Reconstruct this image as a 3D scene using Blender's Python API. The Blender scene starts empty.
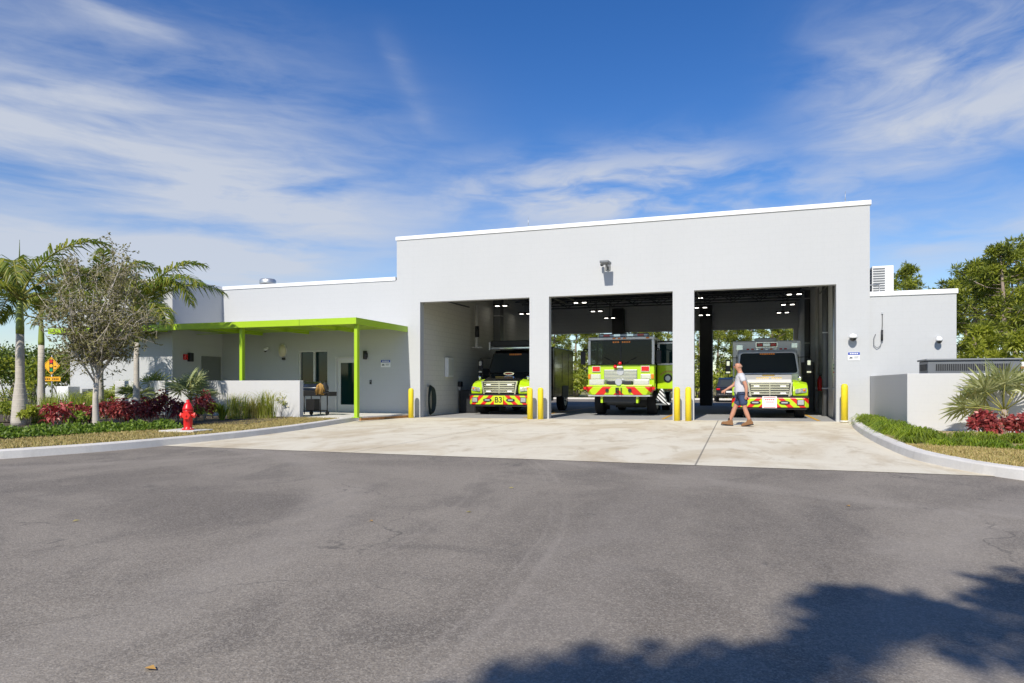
import bpy, math, random
import numpy as np
from mathutils import Vector, Matrix, Euler

random.seed(7)
NR = np.random.default_rng(11)
PI = math.pi
S = bpy.context.scene
COL = S.collection

# ------------------------------------------------------------------ camera numbers
FPX, HOR, HC, TH = 675.0, 385.0, 1.22, math.radians(18.55)
CT, ST = math.cos(TH), math.sin(TH)


def G(px, py, z=0.0):
    """point of the level z that the photograph shows at this pixel"""
    u, v = (px - 512) / FPX, (HOR - py) / FPX
    t = (z - HC) / v
    return Vector(((-ST + u * CT) * t, (CT + u * ST) * t, z))


def GY(px, py, Y):
    u, v = (px - 512) / FPX, (HOR - py) / FPX
    t = Y / (CT + u * ST)
    return Vector(((-ST + u * CT) * t, Y, HC + v * t))


D = 22.7            # plane of the front wall
APY = 10.6          # edge between asphalt and concrete
BACK = 39.5         # back wall of the bays


def gz(x, y):
    s = min(max((y - APY) / (D - APY), 0), 1)
    return s * (0.055 + 0.006 * (x + 4))


# ------------------------------------------------------------------ mesh builder
class MB:
    def __init__(s):
        s.v, s.f, s.m, s.sm = [], [], [], []

    def face(s, idx, m=0, smooth=False):
        s.f.append(tuple(idx)); s.m.append(m); s.sm.append(smooth)

    def poly(s, pts, m=0):
        b = len(s.v); s.v += [tuple(p) for p in pts]
        s.face(range(b, b + len(pts)), m)

    def box(s, x0, x1, y0, y1, z0, z1, m=0, M=None):
        b = len(s.v)
        c = [(x0, y0, z0), (x1, y0, z0), (x1, y1, z0), (x0, y1, z0), (x0, y0, z1), (x1, y0, z1), (x1, y1, z1), (x0, y1, z1)]
        if M is not None:
            c = [tuple(M @ Vector(p)) for p in c]
        s.v += c
        for q in ((0, 3, 2, 1), (4, 5, 6, 7), (0, 1, 5, 4), (1, 2, 6, 5), (2, 3, 7, 6), (3, 0, 4, 7)):
            s.face([b + i for i in q], m)
        return s

    def prism(s, pts, axis, a, b_, m=0):
        """pts: 2-D outline; axis 0: (y,z) along x; 1: (x,z) along y; 2: (x,y) along z"""
        b = len(s.v); n = len(pts)

        def mk(p, t):
            return {0: (t, p[0], p[1]), 1: (p[0], t, p[1]), 2: (p[0], p[1], t)}[axis]
        s.v += [mk(p, a) for p in pts] + [mk(p, b_) for p in pts]
        s.face([b + i for i in range(n)][::-1], m)
        s.face([b + n + i for i in range(n)], m)
        for i in range(n):
            j = (i + 1) % n
            s.face((b + i, b + j, b + n + j, b + n + i), m)
        return s

    def tube(s, pts, rad, n=8, m=0, caps=True, smooth=True):
        pts = [Vector(p) for p in pts]
        if not isinstance(rad, (list, tuple)):
            rad = [rad] * len(pts)
        rings = []
        up0 = None
        for i, p in enumerate(pts):
            d = (pts[min(i + 1, len(pts) - 1)] - pts[max(i - 1, 0)])
            if d.length < 1e-9:
                d = Vector((0, 0, 1))
            d.normalize()
            if up0 is None:
                up0 = Vector((1, 0, 0)) if abs(d.x) < .8 else Vector((0, 1, 0))
            a = (up0 - d * up0.dot(d))
            if a.length < 1e-6:
                a = d.orthogonal()
            a.normalize(); c = d.cross(a); up0 = a
            b = len(s.v)
            for k in range(n):
                t = 2 * PI * k / n
                q = p + (a * math.cos(t) + c * math.sin(t)) * rad[i]
                s.v.append(tuple(q))
            rings.append(b)
        for i in range(len(rings) - 1):
            for k in range(n):
                k2 = (k + 1) % n
                s.face((rings[i] + k, rings[i] + k2, rings[i + 1] + k2, rings[i + 1] + k), m, smooth)
        if caps:
            s.face([rings[0] + k for k in range(n)][::-1], m)
            s.face([rings[-1] + k for k in range(n)], m)
        return s

    def lathe(s, prof, n=16, m=0, c=(0, 0), smooth=True):
        return s.tube([(c[0], c[1], z) for r, z in prof], [max(r, 1e-4) for r, z in prof], n, m, True, smooth)

    def ball(s, c, r, n=10, m=0, sc=(1, 1, 1)):
        b0 = len(s.v)
        k = max(4, n // 2)
        pr = [(math.sin(PI * i / k) * r, -math.cos(PI * i / k) * r) for i in range(k + 1)]
        s.lathe(pr, n, m)
        for i in range(b0, len(s.v)):
            p = s.v[i]
            s.v[i] = (c[0] + p[0] * sc[0], c[1] + p[1] * sc[1], c[2] + p[2] * sc[2])
        return s

    def build(s, name, mats, parent=None, bevel=0, org=None, seg=2, angle=35):
        me = bpy.data.meshes.new(name)
        vs = s.v
        if org is not None:
            vs = [(p[0] - org[0], p[1] - org[1], p[2] - org[2]) for p in vs]
        me.from_pydata(vs, [], s.f)
        if not isinstance(mats, (list, tuple)):
            mats = [mats]
        for q in mats:
            me.materials.append(q)
        me.polygons.foreach_set('material_index', s.m)
        me.polygons.foreach_set('use_smooth', s.sm)
        me.update()
        o = bpy.data.objects.new(name, me); COL.objects.link(o)
        if parent is not None:
            o.parent = parent
        if bevel:
            b = o.modifiers.new('bevel', 'BEVEL'); b.width = bevel; b.segments = seg; b.limit_method = 'ANGLE'; b.angle_limit = math.radians(angle)
            b.harden_normals = False
        return o


def np_mesh(name, verts, quads, mats, midx=None, parent=None, n=4, smooth=False):
    me = bpy.data.meshes.new(name)
    nv, nf = len(verts), len(quads)
    me.vertices.add(nv); me.vertices.foreach_set('co', verts.astype(np.float32).ravel())
    me.loops.add(nf * n); me.loops.foreach_set('vertex_index', quads.astype(np.int32).ravel())
    me.polygons.add(nf)
    me.polygons.foreach_set('loop_start', np.arange(0, nf * n, n, dtype=np.int32))
    if midx is not None:
        me.polygons.foreach_set('material_index', midx.astype(np.int32))
    for q in mats:
        me.materials.append(q)
    me.update(calc_edges=True)
    me.validate()
    o = bpy.data.objects.new(name, me); COL.objects.link(o)
    if parent is not None:
        o.parent = parent
    return o


def tag(o, label=None, cat=None, group=None, kind=None):
    if label: o['label'] = label
    if cat: o['category'] = cat
    if group: o['group'] = group
    if kind: o['kind'] = kind
    return o


def thing(name, label, cat, loc=(0, 0, 0), rz=0, group=None):
    o = bpy.data.objects.new(name, None); COL.objects.link(o)
    o.location = loc; o.rotation_euler = (0, 0, rz); o.empty_display_size = .2
    return tag(o, label, cat, group)


def copy_tree(o, parent=None):
    c = o.copy(); COL.objects.link(c)
    c.parent = parent
    for ch in list(o.children):
        copy_tree(ch, c)
    return c


def text_mesh(txt, size, name, m, parent, loc, rot=(PI / 2, 0, 0), ext=.004):
    cu = bpy.data.curves.new(name, 'FONT'); cu.body = txt; cu.size = size; cu.align_x = 'CENTER'; cu.align_y = 'CENTER'; cu.extrude = ext; cu.offset = size * .012
    t = bpy.data.objects.new(name + '_src', cu); COL.objects.link(t)
    bpy.context.view_layer.update()
    me = bpy.data.meshes.new_from_object(t.evaluated_get(bpy.context.evaluated_depsgraph_get()))
    bpy.data.objects.remove(t)
    me.name = name
    me.materials.clear(); me.materials.append(m)
    o = bpy.data.objects.new(name, me); COL.objects.link(o); o.parent = parent; o.location = loc; o.rotation_euler = rot
    return o


# ------------------------------------------------------------------ materials
class NT:
    """short-hand for a node tree"""
    def __init__(s, nt):
        s.t = nt

    def n(s, typ, **kw):
        nd = s.t.nodes.new(typ)
        for k, v in kw.items():
            if k.startswith('i_'):
                key = k[2:]
                nd.inputs[int(key) if key.isdigit() else key.replace('_', ' ')].default_value = v
            else:
                setattr(nd, k, v)
        return nd

    def l(s, a, b):
        s.t.links.new(a, b)

    def math(s, op, a, b=None, clamp=False):
        nd = s.n('ShaderNodeMath', operation=op); nd.use_clamp = clamp
        for i, q in enumerate((a, b)):
            if q is None: continue
            if isinstance(q, (int, float)): nd.inputs[i].default_value = q
            else: s.l(q, nd.inputs[i])
        return nd.outputs[0]

    def mix(s, fac, a, b):
        nd = s.n('ShaderNodeMix', data_type='RGBA')
        for i, q in ((0, fac), (6, a), (7, b)):
            if isinstance(q, (int, float)): nd.inputs[i].default_value = q
            elif isinstance(q, tuple): nd.inputs[i].default_value = (*q[:3], 1)
            else: s.l(q, nd.inputs[i])
        return nd.outputs[2]

    def noise(s, vec, scale, detail=4, rough=.55, dist=0.0):
        nd = s.n('ShaderNodeTexNoise'); nd.inputs['Scale'].default_value = scale; nd.inputs['Detail'].default_value = detail
        nd.inputs['Roughness'].default_value = rough; nd.inputs['Distortion'].default_value = dist
        if vec is not None: s.l(vec, nd.inputs['Vector'])
        return nd.outputs['Fac']

    def ramp(s, x, a, b, c0=0.0, c1=1.0):
        nd = s.n('ShaderNodeMapRange'); nd.clamp = True
        nd.interpolation_type = 'SMOOTHSTEP'
        s.l(x, nd.inputs[0])
        for i, q in enumerate((a, b, c0, c1)): nd.inputs[i + 1].default_value = q
        return nd.outputs[0]

    def mapping(s, vec, scale=(1, 1, 1), rot=(0, 0, 0), loc=(0, 0, 0)):
        nd = s.n('ShaderNodeMapping'); nd.inputs['Scale'].default_value = scale; nd.inputs['Rotation'].default_value = rot; nd.inputs['Location'].default_value = loc
        s.l(vec, nd.inputs['Vector']); return nd.outputs[0]

    def bump(s, h, strength=.3, dist=.01):
        nd = s.n('ShaderNodeBump'); nd.inputs['Strength'].default_value = strength; nd.inputs['Distance'].default_value = dist
        s.l(h, nd.inputs['Height']); return nd.outputs[0]


def new_mat(name):
    m = bpy.data.materials.new(name); m.use_nodes = True
    t = NT(m.node_tree); b = m.node_tree.nodes['Principled BSDF']
    return m, t, b


def mat(name, col, rough=.6, metal=0.0, var=.12, vs=3.0, bump=0.0, bs=40.0, spec=.5, dirt=0.0, coat=0.0):
    m, t, b = new_mat(name)
    tc = t.n('ShaderNodeTexCoord').outputs['Object']
    nz = t.noise(tc, vs, 5)
    c = t.mix(nz, tuple(x * (1 - var) for x in col), tuple(min(1, x * (1 + var)) for x in col))
    if dirt:
        d = t.ramp(t.noise(tc, vs * 2.3, 6, .65), .5, .75)
        c = t.mix(t.math('MULTIPLY', d, dirt), c, (.10, .085, .06))
    t.l(c, b.inputs['Base Color'])
    b.inputs['Roughness'].default_value = rough; b.inputs['Metallic'].default_value = metal
    b.inputs['Specular IOR Level'].default_value = spec
    if coat: b.inputs['Coat Weight'].default_value = coat; b.inputs['Coat Roughness'].default_value = .05
    if bump:
        t.l(t.bump(t.noise(tc, bs, 3), bump, .01), b.inputs['Normal'])
    return m


def leaf_mat(name, col, trans=.3, rough=.5, var=.3, tcol=None):
    m, t, b = new_mat(name)
    tc = t.n('ShaderNodeTexCoord').outputs['Object']
    nz = t.noise(tc, 9.0, 2)
    c = t.mix(nz, tuple(x * (1 - var) for x in col), tuple(x * (1 + var) for x in col))
    t.l(c, b.inputs['Base Color']); b.inputs['Roughness'].default_value = rough; b.inputs['Specular IOR Level'].default_value = .35
    tr = t.n('ShaderNodeBsdfTranslucent')
    tr.inputs['Color'].default_value = (*(tcol or (col[0] * 1.3, col[1] * 1.4, col[2] * .7)), 1)
    mx = t.n('ShaderNodeMixShader'); mx.inputs[0].default_value = trans
    t.l(b.outputs[0], mx.inputs[1]); t.l(tr.outputs[0], mx.inputs[2])
    t.l(mx.outputs[0], t.t.nodes['Material Output'].inputs['Surface'])
    return m


def glow(name, col, strength):
    m, t, b = new_mat(name)
    b.inputs['Base Color'].default_value = (*col, 1); b.inputs['Emission Color'].default_value = (*col, 1); b.inputs['Emission Strength'].default_value = strength
    return m


M = {}


def block_wall(name, col, joint=.25, var=.04, mortar=None, grime=.10):
    """painted concrete block: faint joints in relief, slow colour drift, rain streaks"""
    m, t, b = new_mat(name)
    g = t.n('ShaderNodeNewGeometry')
    sep = t.n('ShaderNodeSeparateXYZ'); t.l(g.outputs['Position'], sep.inputs[0])
    cmb = t.n('ShaderNodeCombineXYZ')
    t.l(t.math('ADD', sep.outputs[0], sep.outputs[1]), cmb.inputs[0]); t.l(sep.outputs[2], cmb.inputs[1])
    br = t.n('ShaderNodeTexBrick'); t.l(cmb.outputs[0], br.inputs['Vector'])
    br.inputs['Scale'].default_value = 1.0; br.inputs['Brick Width'].default_value = .4; br.inputs['Row Height'].default_value = .2
    br.inputs['Mortar Size'].default_value = .006; br.inputs['Mortar Smooth'].default_value = .3
    br.inputs['Color1'].default_value = (1, 1, 1, 1); br.inputs['Color2'].default_value = (.93, .93, .93, 1); br.inputs['Mortar'].default_value = (.4, .4, .4, 1)
    pos = g.outputs['Position']
    n1 = t.noise(pos, .35, 5, .6); n2 = t.noise(pos, 14, 4)
    c = t.mix(n1, tuple(x * (1 - var) for x in col), tuple(x * (1 + var) for x in col))
    c = t.mix(t.math('MULTIPLY', t.ramp(n2, .4, .75), .08), c, tuple(x * .75 for x in col))
    st = t.noise(t.mapping(pos, (2.2, 2.2, .12)), 1.6, 5, .6)
    c = t.mix(t.math('MULTIPLY', t.ramp(st, .52, .8), grime), c, tuple(x * .78 for x in col))
    mul = t.n('ShaderNodeMix', data_type='RGBA', blend_type='MULTIPLY'); mul.inputs[0].default_value = joint
    t.l(c, mul.inputs[6]); t.l(br.outputs['Color'], mul.inputs[7])
    t.l(mul.outputs[2], b.inputs['Base Color'])
    b.inputs['Roughness'].default_value = .75
    h = t.math('ADD', br.outputs['Fac'], t.math('MULTIPLY', n2, -.25))
    bp = t.bump(h, .10 if joint < .1 else .25, -.004); t.l(bp, b.inputs['Normal'])
    return m


M['wall'] = block_wall('painted_wall', (.462, .475, .482), .07)
M['inner'] = block_wall('inner_block', (.70, .69, .62), .4)
M['inner_grey'] = block_wall('inner_grey_block', (.74, .74, .73), .3)
M['screen'] = block_wall('screen_wall', (.53, .53, .525), .05)
M['coping'] = mat('coping_metal', (.78, .79, .80), .4, 0, .04)
M['white'] = mat('white_paint', (.74, .75, .75), .4, 0, .05)
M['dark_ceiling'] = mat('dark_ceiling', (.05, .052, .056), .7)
M['joist'] = mat('joist_steel', (.10, .105, .11), .5)
M['lime'] = mat('lime_powder_coat', (.35, .54, .018), .42, 0, .06, dirt=.06)
M['yellow'] = mat('bollard_yellow', (.80, .62, .02), .45, 0, .08, 8, dirt=.12)
M['red'] = mat('hydrant_red', (.62, .012, .012), .35, 0, .12, 9)
M['red_cap'] = mat('hydrant_red_bright', (.70, .02, .015), .3)
M['grey_metal'] = mat('grey_metal', (.16, .17, .18), .45, .2)
M['dark_metal'] = mat('dark_metal', (.028, .03, .033), .45, .3)
M['steel'] = mat('brushed_steel', (.52, .53, .53), .45, .8, .1)
M['chrome'] = mat('chrome', (.78, .79, .80), .14, 1.0, .06)
M['black'] = mat('black_plastic', (.012, .012, .013), .5)
M['rubber'] = mat('tyre_rubber', (.017, .017, .018), .85, 0, .2, 12, .3, 60)
M['black_paint'] = mat('black_gloss_paint', (.011, .011, .013), .12, 0, .1, coat=.6)
M['white_paint'] = mat('white_gloss_paint', (.84, .84, .84), .2, 0, .04, coat=.5)
M['silver_paint'] = mat('silver_module_paint', (.74, .75, .75), .25, 0, .05, coat=.3)
M['fluoro'] = mat('fluorescent_lime_paint', (.40, .61, .012), .22, 0, .05, coat=.5)
M['gold'] = mat('gold_lettering', (.50, .33, .05), .4)
M['red_lens'] = mat('red_lens', (.60, .008, .015), .12, 0, .1)
M['amber'] = mat('amber_lens', (.72, .20, .008), .2, 0, .1)
M['blue_sign'] = mat('blue_sign_paint', (.02, .06, .36), .4)
M['door_grey'] = mat('grey_door_paint', (.17, .18, .17), .5)
M['frame_white'] = mat('door_frame_paint', (.56, .57, .55), .45)
M['roof'] = mat('roof_membrane', (.55, .55, .53), .8)
M['pale_blue_lens'] = mat('clear_lens', (.62, .66, .70), .1, .6, .15, 20)
M['sign_yellow'] = mat('warning_sign_yellow', (.85, .42, .012), .4)
M['green_lens'] = mat('green_disc', (.005, .25, .09), .4)
M['grille'] = mat('grille_mesh_grey', (.30, .31, .33), .35, .7, .2, 40)


def glass_mat(name, tint, rough=.02, trans=.35):
    m, t, b = new_mat(name)
    b.inputs['Base Color'].default_value = (*tint, 1); b.inputs['Roughness'].default_value = rough; b.inputs['Specular IOR Level'].default_value = .35
    tr = t.n('ShaderNodeBsdfTransparent'); tr.inputs['Color'].default_value = (.55, .62, .62, 1)
    mx = t.n('ShaderNodeMixShader'); mx.inputs[0].default_value = trans
    tc = t.n('ShaderNodeTexCoord').outputs['Object']
    t.l(t.bump(t.noise(tc, .9, 1), .05, .05), b.inputs['Normal'])
    t.l(b.outputs[0], mx.inputs[1]); t.l(tr.outputs[0], mx.inputs[2]); t.l(mx.outputs[0], t.t.nodes['Material Output'].inputs['Surface'])
    return m


M['glass'] = glass_mat('window_glass', (.003, .018, .020), .03, .0)
M['windscreen'] = glass_mat('windscreen_glass', (.006, .009, .010), .03, .45)


def chevron_mat(name, yellow=(.46, .63, .012), red=(.62, .02, .012), freq=1.55, off=0.0):
    m, t, b = new_mat(name)
    s = t.n('ShaderNodeSeparateXYZ'); t.l(t.n('ShaderNodeTexCoord').outputs['Object'], s.inputs[0])
    v = t.math('ADD', t.math('MULTIPLY', t.math('ADD', t.math('ABSOLUTE', s.outputs[0]), s.outputs[2]), freq), off)
    k = t.math('GREATER_THAN', t.math('FRACT', v), .52)
    t.l(t.mix(k, yellow, red), b.inputs['Base Color']); b.inputs['Roughness'].default_value = .3
    return m


M['chevron'] = chevron_mat('chevron_striping', freq=2.6)
M['chevron_wide'] = chevron_mat('chevron_striping_wide', freq=1.45, off=.55)


# asphalt ------------------------------------------------------------
def asphalt():
    m, t, b = new_mat('asphalt')
    p = t.n('ShaderNodeNewGeometry').outputs['Position']
    big = t.noise(t.mapping(p, (.22, .17, 1), (0, 0, .5)), 1.0, 8, .66, 1.2)
    mid = t.noise(t.mapping(p, (.75, .6, 1), (0, 0, .6)), 1.0, 8, .68, 1.0)
    fine = t.noise(p, 55, 4, .7)
    vor = t.n('ShaderNodeTexVoronoi'); vor.inputs['Scale'].default_value = 95; t.l(p, vor.inputs['Vector'])
    c = t.mix(t.ramp(big, .38, .62), (.148, .126, .101), (.262, .228, .184))
    c = t.mix(t.math('MULTIPLY', t.ramp(mid, .50, .64), .50), c, (.098, .084, .070))
    c = t.mix(t.math('MULTIPLY', t.ramp(mid, .34, .47, 1, 0), .40), c, (.29, .25, .20))
    c = t.mix(t.ramp(fine, .30, .72, 0, .45), c, (.112, .100, .087))
    # aggregate: each little stone its own tone
    for sc_, k_ in ((150, .42), (75, .25)):
        vc = t.n('ShaderNodeTexVoronoi'); vc.inputs['Scale'].default_value = sc_; t.l(p, vc.inputs['Vector'])
        sv_ = t.n('ShaderNodeSeparateColor'); t.l(vc.outputs['Color'], sv_.inputs[0])
        c = t.mix(t.math('MULTIPLY', t.ramp(sv_.outputs[0], .55, 1.0), k_), c, (.43, .39, .33))
        c = t.mix(t.math('MULTIPLY', t.ramp(sv_.outputs[1], .62, 1.0), k_), c, (.075, .071, .068))
    # scrubbed tyre arcs: light curved tracks left by turning vehicles
    s = t.n('ShaderNodeSeparateXYZ'); t.l(p, s.inputs[0])
    wob = t.math('MULTIPLY', t.math('SUBTRACT', t.noise(p, .8, 3), .5), .12)
    for cx, cy, R, w, k in ((-16.2, 3.0, 15.0, .05, .15), (-16.2, 3.0, 14.86, .03, .12), (-16.6, 3.4, 14.2, .04, .09), (8.5, 3.2, 7.6, .55, .30), (8.3, 3.4, 5.9, .45, .24), (-22, 20, 17.5, .3, .22), (9, 24, 17.8, .35, .25), (-12, 2, 9.0, .5, .22), (20, 5, 21.0, .6, .22)):
        dx, dy = t.math('SUBTRACT', s.outputs[0], cx), t.math('SUBTRACT', s.outputs[1], cy)
        r = t.math('SQRT', t.math('ADD', t.math('MULTIPLY', dx, dx), t.math('MULTIPLY', dy, dy)))
        d = t.math('ABSOLUTE', t.math('ADD', t.math('SUBTRACT', r, R), wob))
        a = t.math('MULTIPLY', t.ramp(d, w * .2, w, 1, 0), t.ramp(mid, .33, .6))
        c = t.mix(t.math('MULTIPLY', a, k), c, (.39, .35, .30))
    # dark oily scuffs
    sc = t.noise(t.mapping(p, (1.6, .8, 1), (0, 0, .5)), 1.0, 6, .72)
    c = t.mix(t.math('MULTIPLY', t.ramp(sc, .62, .72), .6), c, (.058, .056, .054))
    # thin cracks
    cv = t.n('ShaderNodeTexVoronoi', feature='DISTANCE_TO_EDGE'); cv.inputs['Scale'].default_value = .33
    wv = t.n('ShaderNodeVectorMath', operation='ADD'); nz = t.n('ShaderNodeTexNoise'); nz.inputs['Scale'].default_value = 1.5; nz.inputs['Detail'].default_value = 5
    t.l(p, nz.inputs['Vector']); t.l(p, wv.inputs[0]); t.l(nz.outputs['Color'], wv.inputs[1]); t.l(wv.outputs[0], cv.inputs['Vector'])
    ck = t.math('MULTIPLY', t.ramp(cv.outputs['Distance'], .0, .006, 1, 0), t.ramp(big, .5, .62))
    c = t.mix(t.math('MULTIPLY', ck, .55), c, (.03, .03, .03))
    t.l(c, b.inputs['Base Color'])
    b.inputs['Roughness'].default_value = .85; b.inputs['Specular IOR Level'].default_value = .3
    h = t.math('ADD', fine, t.math('MULTIPLY', vor.outputs['Distance'], .8))
    t.l(t.bump(h, .4, .005), b.inputs['Normal'])
    return m


def concrete(name, base, stain, joints=(), dark=.5, scale=1.0, rot=0.1):
    m, t, b = new_mat(name)
    p = t.n('ShaderNodeNewGeometry').outputs['Position']
    n0 = t.noise(t.mapping(p, (.62 * scale, .34 * scale, 1), (0, 0, rot)), 1.0, 7, .65, .8)
    n1 = t.noise(t.mapping(p, (1.5 * scale, .8 * scale, 1), (0, 0, rot)), 1.3, 6, .65, .3)
    n2 = t.noise(p, 30, 4, .6)
    c = t.mix(t.math('MULTIPLY', t.ramp(n0, .42, .68), dark), base, stain)
    c = t.mix(t.math('MULTIPLY', t.ramp(n1, .52, .70), dark * .75), c, tuple(x * .82 for x in stain))
    c = t.mix(t.math('MULTIPLY', t.ramp(n1, .28, .42, 1, 0), .4), c, tuple(min(.8, x * 1.16) for x in base))
    c = t.mix(t.ramp(n2, .35, .75, 0, .22), c, tuple(x * .7 for x in base))
    s = t.n('ShaderNodeSeparateXYZ'); t.l(p, s.inputs[0])
    for ax, pos, w in joints:
        d = t.math('ABSOLUTE', t.math('SUBTRACT', s.outputs[ax], pos))
        c = t.mix(t.ramp(d, w * .4, w, .7, 0), c, (.10, .095, .085))
    t.l(c, b.inputs['Base Color']); b.inputs['Roughness'].default_value = .8; b.inputs['Specular IOR Level'].default_value = .3
    t.l(t.bump(t.math('ADD', n2, n1), .12, .01), b.inputs['Normal'])
    return m


M['asphalt'] = asphalt()
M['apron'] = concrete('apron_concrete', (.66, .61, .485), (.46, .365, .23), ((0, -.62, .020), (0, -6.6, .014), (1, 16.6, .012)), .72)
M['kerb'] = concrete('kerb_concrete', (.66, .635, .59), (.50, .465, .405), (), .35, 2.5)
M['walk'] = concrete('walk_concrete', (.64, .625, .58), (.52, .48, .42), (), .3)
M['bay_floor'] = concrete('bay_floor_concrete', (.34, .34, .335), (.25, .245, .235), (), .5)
M['soil'] = mat('mulch_soil', (.075, .055, .035), .95, 0, .4, 6, .6, 50)
M['earth'] = mat('dry_earth_grass', (.25, .23, .08), .95, 0, .35, .8, .4, 20)
M['turf_base'] = mat('turf_base', (.36, .28, .13), .95, 0, .3, 3, .6, 60)


# leaves
M['pine1'] = leaf_mat('pine_needles', (.20, .23, .032), .35)
M['pine2'] = leaf_mat('pine_needles_bright', (.32, .345, .042), .4)
M['pine3'] = leaf_mat('pine_needles_dark', (.075, .10, .02), .25)
M['bark'] = mat('pine_bark', (.30, .235, .19), .9, 0, .35, 7, .8, 25)
M['grey_bark'] = mat('pale_grey_bark', (.46, .42, .36), .85, 0, .25, 8, .5, 30)
M['twig'] = mat('pale_twig', (.38, .335, .27), .85, 0, .2, 8)
M['olive1'] = leaf_mat('olive_leaf', (.175, .165, .05), .3)
M['olive2'] = leaf_mat('olive_leaf_pale', (.27, .25, .10), .3)
M['palm1'] = leaf_mat('palm_leaflet', (.13, .175, .025), .35, .4)
M['palm2'] = leaf_mat('palm_leaflet_yellow', (.30, .30, .045), .4, .4)
M['shaft'] = mat('palm_crownshaft', (.22, .27, .045), .4, 0, .2, 3)
M['rachis'] = mat('palm_rachis', (.26, .25, .05), .5)
M['fan1'] = leaf_mat('fan_leaf', (.31, .335, .15), .25, .4)
M['fan2'] = leaf_mat('fan_leaf_pale', (.46, .47, .24), .25, .4)
M['fan_silver'] = leaf_mat('fan_leaf_blue_green', (.31, .345, .17), .2, .4)
M['crimson1'] = leaf_mat('crimson_leaf', (.34, .055, .055), .25, .35, .35, (.35, .03, .03))
M['crimson2'] = leaf_mat('dark_maroon_leaf', (.17, .035, .035), .2, .35, .35, (.2, .02, .02))
M['crimson3'] = leaf_mat('pink_red_leaf', (.52, .14, .12), .25, .35, .3, (.4, .06, .05))
M['straw'] = leaf_mat('straw_blade', (.50, .42, .18), .35)
M['blade'] = leaf_mat('grass_blade_green', (.31, .36, .05), .4)
M['blade2'] = leaf_mat('grass_blade_lime', (.36, .40, .065), .4)
M['turf1'] = leaf_mat('dry_turf_blade', (.46, .35, .15), .25)
M['turf2'] = leaf_mat('half_dry_turf_blade', (.37, .31, .10), .25)
M['cover1'] = leaf_mat('ground_cover_leaf', (.115, .185, .026), .3)
M['cover2'] = leaf_mat('ground_cover_leaf_bright', (.21, .30, .036), .3)
M['lily1'] = leaf_mat('border_grass_leaf', (.18, .27, .025), .3)
M['lily2'] = leaf_mat('border_grass_leaf_bright', (.33, .42, .04), .35)
M['bush1'] = leaf_mat('bush_leaf', (.17, .22, .03), .25)
M['bush2'] = leaf_mat('bush_leaf_yellow', (.32, .34, .045), .35)
M['bush3'] = leaf_mat('bush_leaf_dark', (.07, .105, .022), .25)

# ------------------------------------------------------------------ ground, paving, kerbs
def sheet(name, pts, z, m, kind='structure'):
    b = MB(); b.poly([(x, y, z) for x, y in pts]); return tag(b.build(name, m), kind=kind)


sheet('ground', [(-700, -500), (700, -500), (700, 900), (-700, 900)], -.05, M['earth'])
sheet('asphalt_yard', [(-60, -45), (45, -45), (45, APY), (-60, APY)], 0.0, M['asphalt'])


def patch(name, x0, x1, y0, y1, nx, ny, zf, m):
    b = MB()
    for j in range(ny + 1):
        for i in range(nx + 1):
            x = x0 + (x1 - x0) * i / nx; y = y0 + (y1 - y0) * j / ny
            b.v.append((x, y, zf(x, y)))
    for j in range(ny):
        for i in range(nx):
            a = j * (nx + 1) + i
            b.face((a, a + 1, a + nx + 2, a + nx + 1))
    return tag(b.build(name, m), kind='structure')


patch('concrete_apron', -14.0, 3.6, APY - .02, D, 12, 12, lambda x, y: gz(x, y) + .006, M['apron'])
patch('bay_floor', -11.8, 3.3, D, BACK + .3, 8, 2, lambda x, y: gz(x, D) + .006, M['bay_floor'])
sheet('rear_drive', [(-45, BACK + .3), (40, BACK + .3), (40, 56), (-45, 56)], .03, M['asphalt'])


def kerb(name, pts, side):
    """kerb stones swept along a line; side +1: planting lies to the left of the direction of travel"""
    prof = [(0, -.04), (.035, .125), (.06, .145), (.21, .15), (.21, -.04)]
    b = MB(); n = len(prof)
    # resample with Catmull-Rom so that the kerb bends evenly
    P = [Vector((p[0], p[1], 0)) for p in pts]; Q = []
    for i in range(len(P) - 1):
        p0, p1, p2, p3 = P[max(i - 1, 0)], P[i], P[i + 1], P[min(i + 2, len(P) - 1)]
        for k in range(5):
            t = k / 5
            Q.append(.5 * ((2 * p1) + (p2 - p0) * t + (2 * p0 - 5 * p1 + 4 * p2 - p3) * t * t + (3 * p1 - p0 - 3 * p2 + p3) * t ** 3))
    Q.append(P[-1]); inner = []
    for i, p in enumerate(Q):
        d = (Q[min(i + 1, len(Q) - 1)] - Q[max(i - 1, 0)]).normalized()
        nn = Vector((-d.y, d.x, 0)) * side
        zz = gz(p.x, p.y) if p.y > APY else 0
        for a, h in prof:
            q = p + nn * a; b.v.append((q.x, q.y, h + zz))
        inner.append((p + nn * .20, zz))
        if i:
            for k in range(n - 1):
                a = (i - 1) * n + k
                f = (a, a + n, a + n + 1, a + 1) if side > 0 else (a, a + 1, a + n + 1, a + n)
                b.face(f, 0)
    b.face(range(n) if side > 0 else list(range(n))[::-1]); 
    e = (len(Q) - 1) * n
    b.face([e + k for k in range(n)][::-1] if side > 0 else [e + k for k in range(n)])
    tag(b.build(name, M['kerb']), kind='structure')
    return [(p.x, p.y, z) for p, z in inner]


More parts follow.
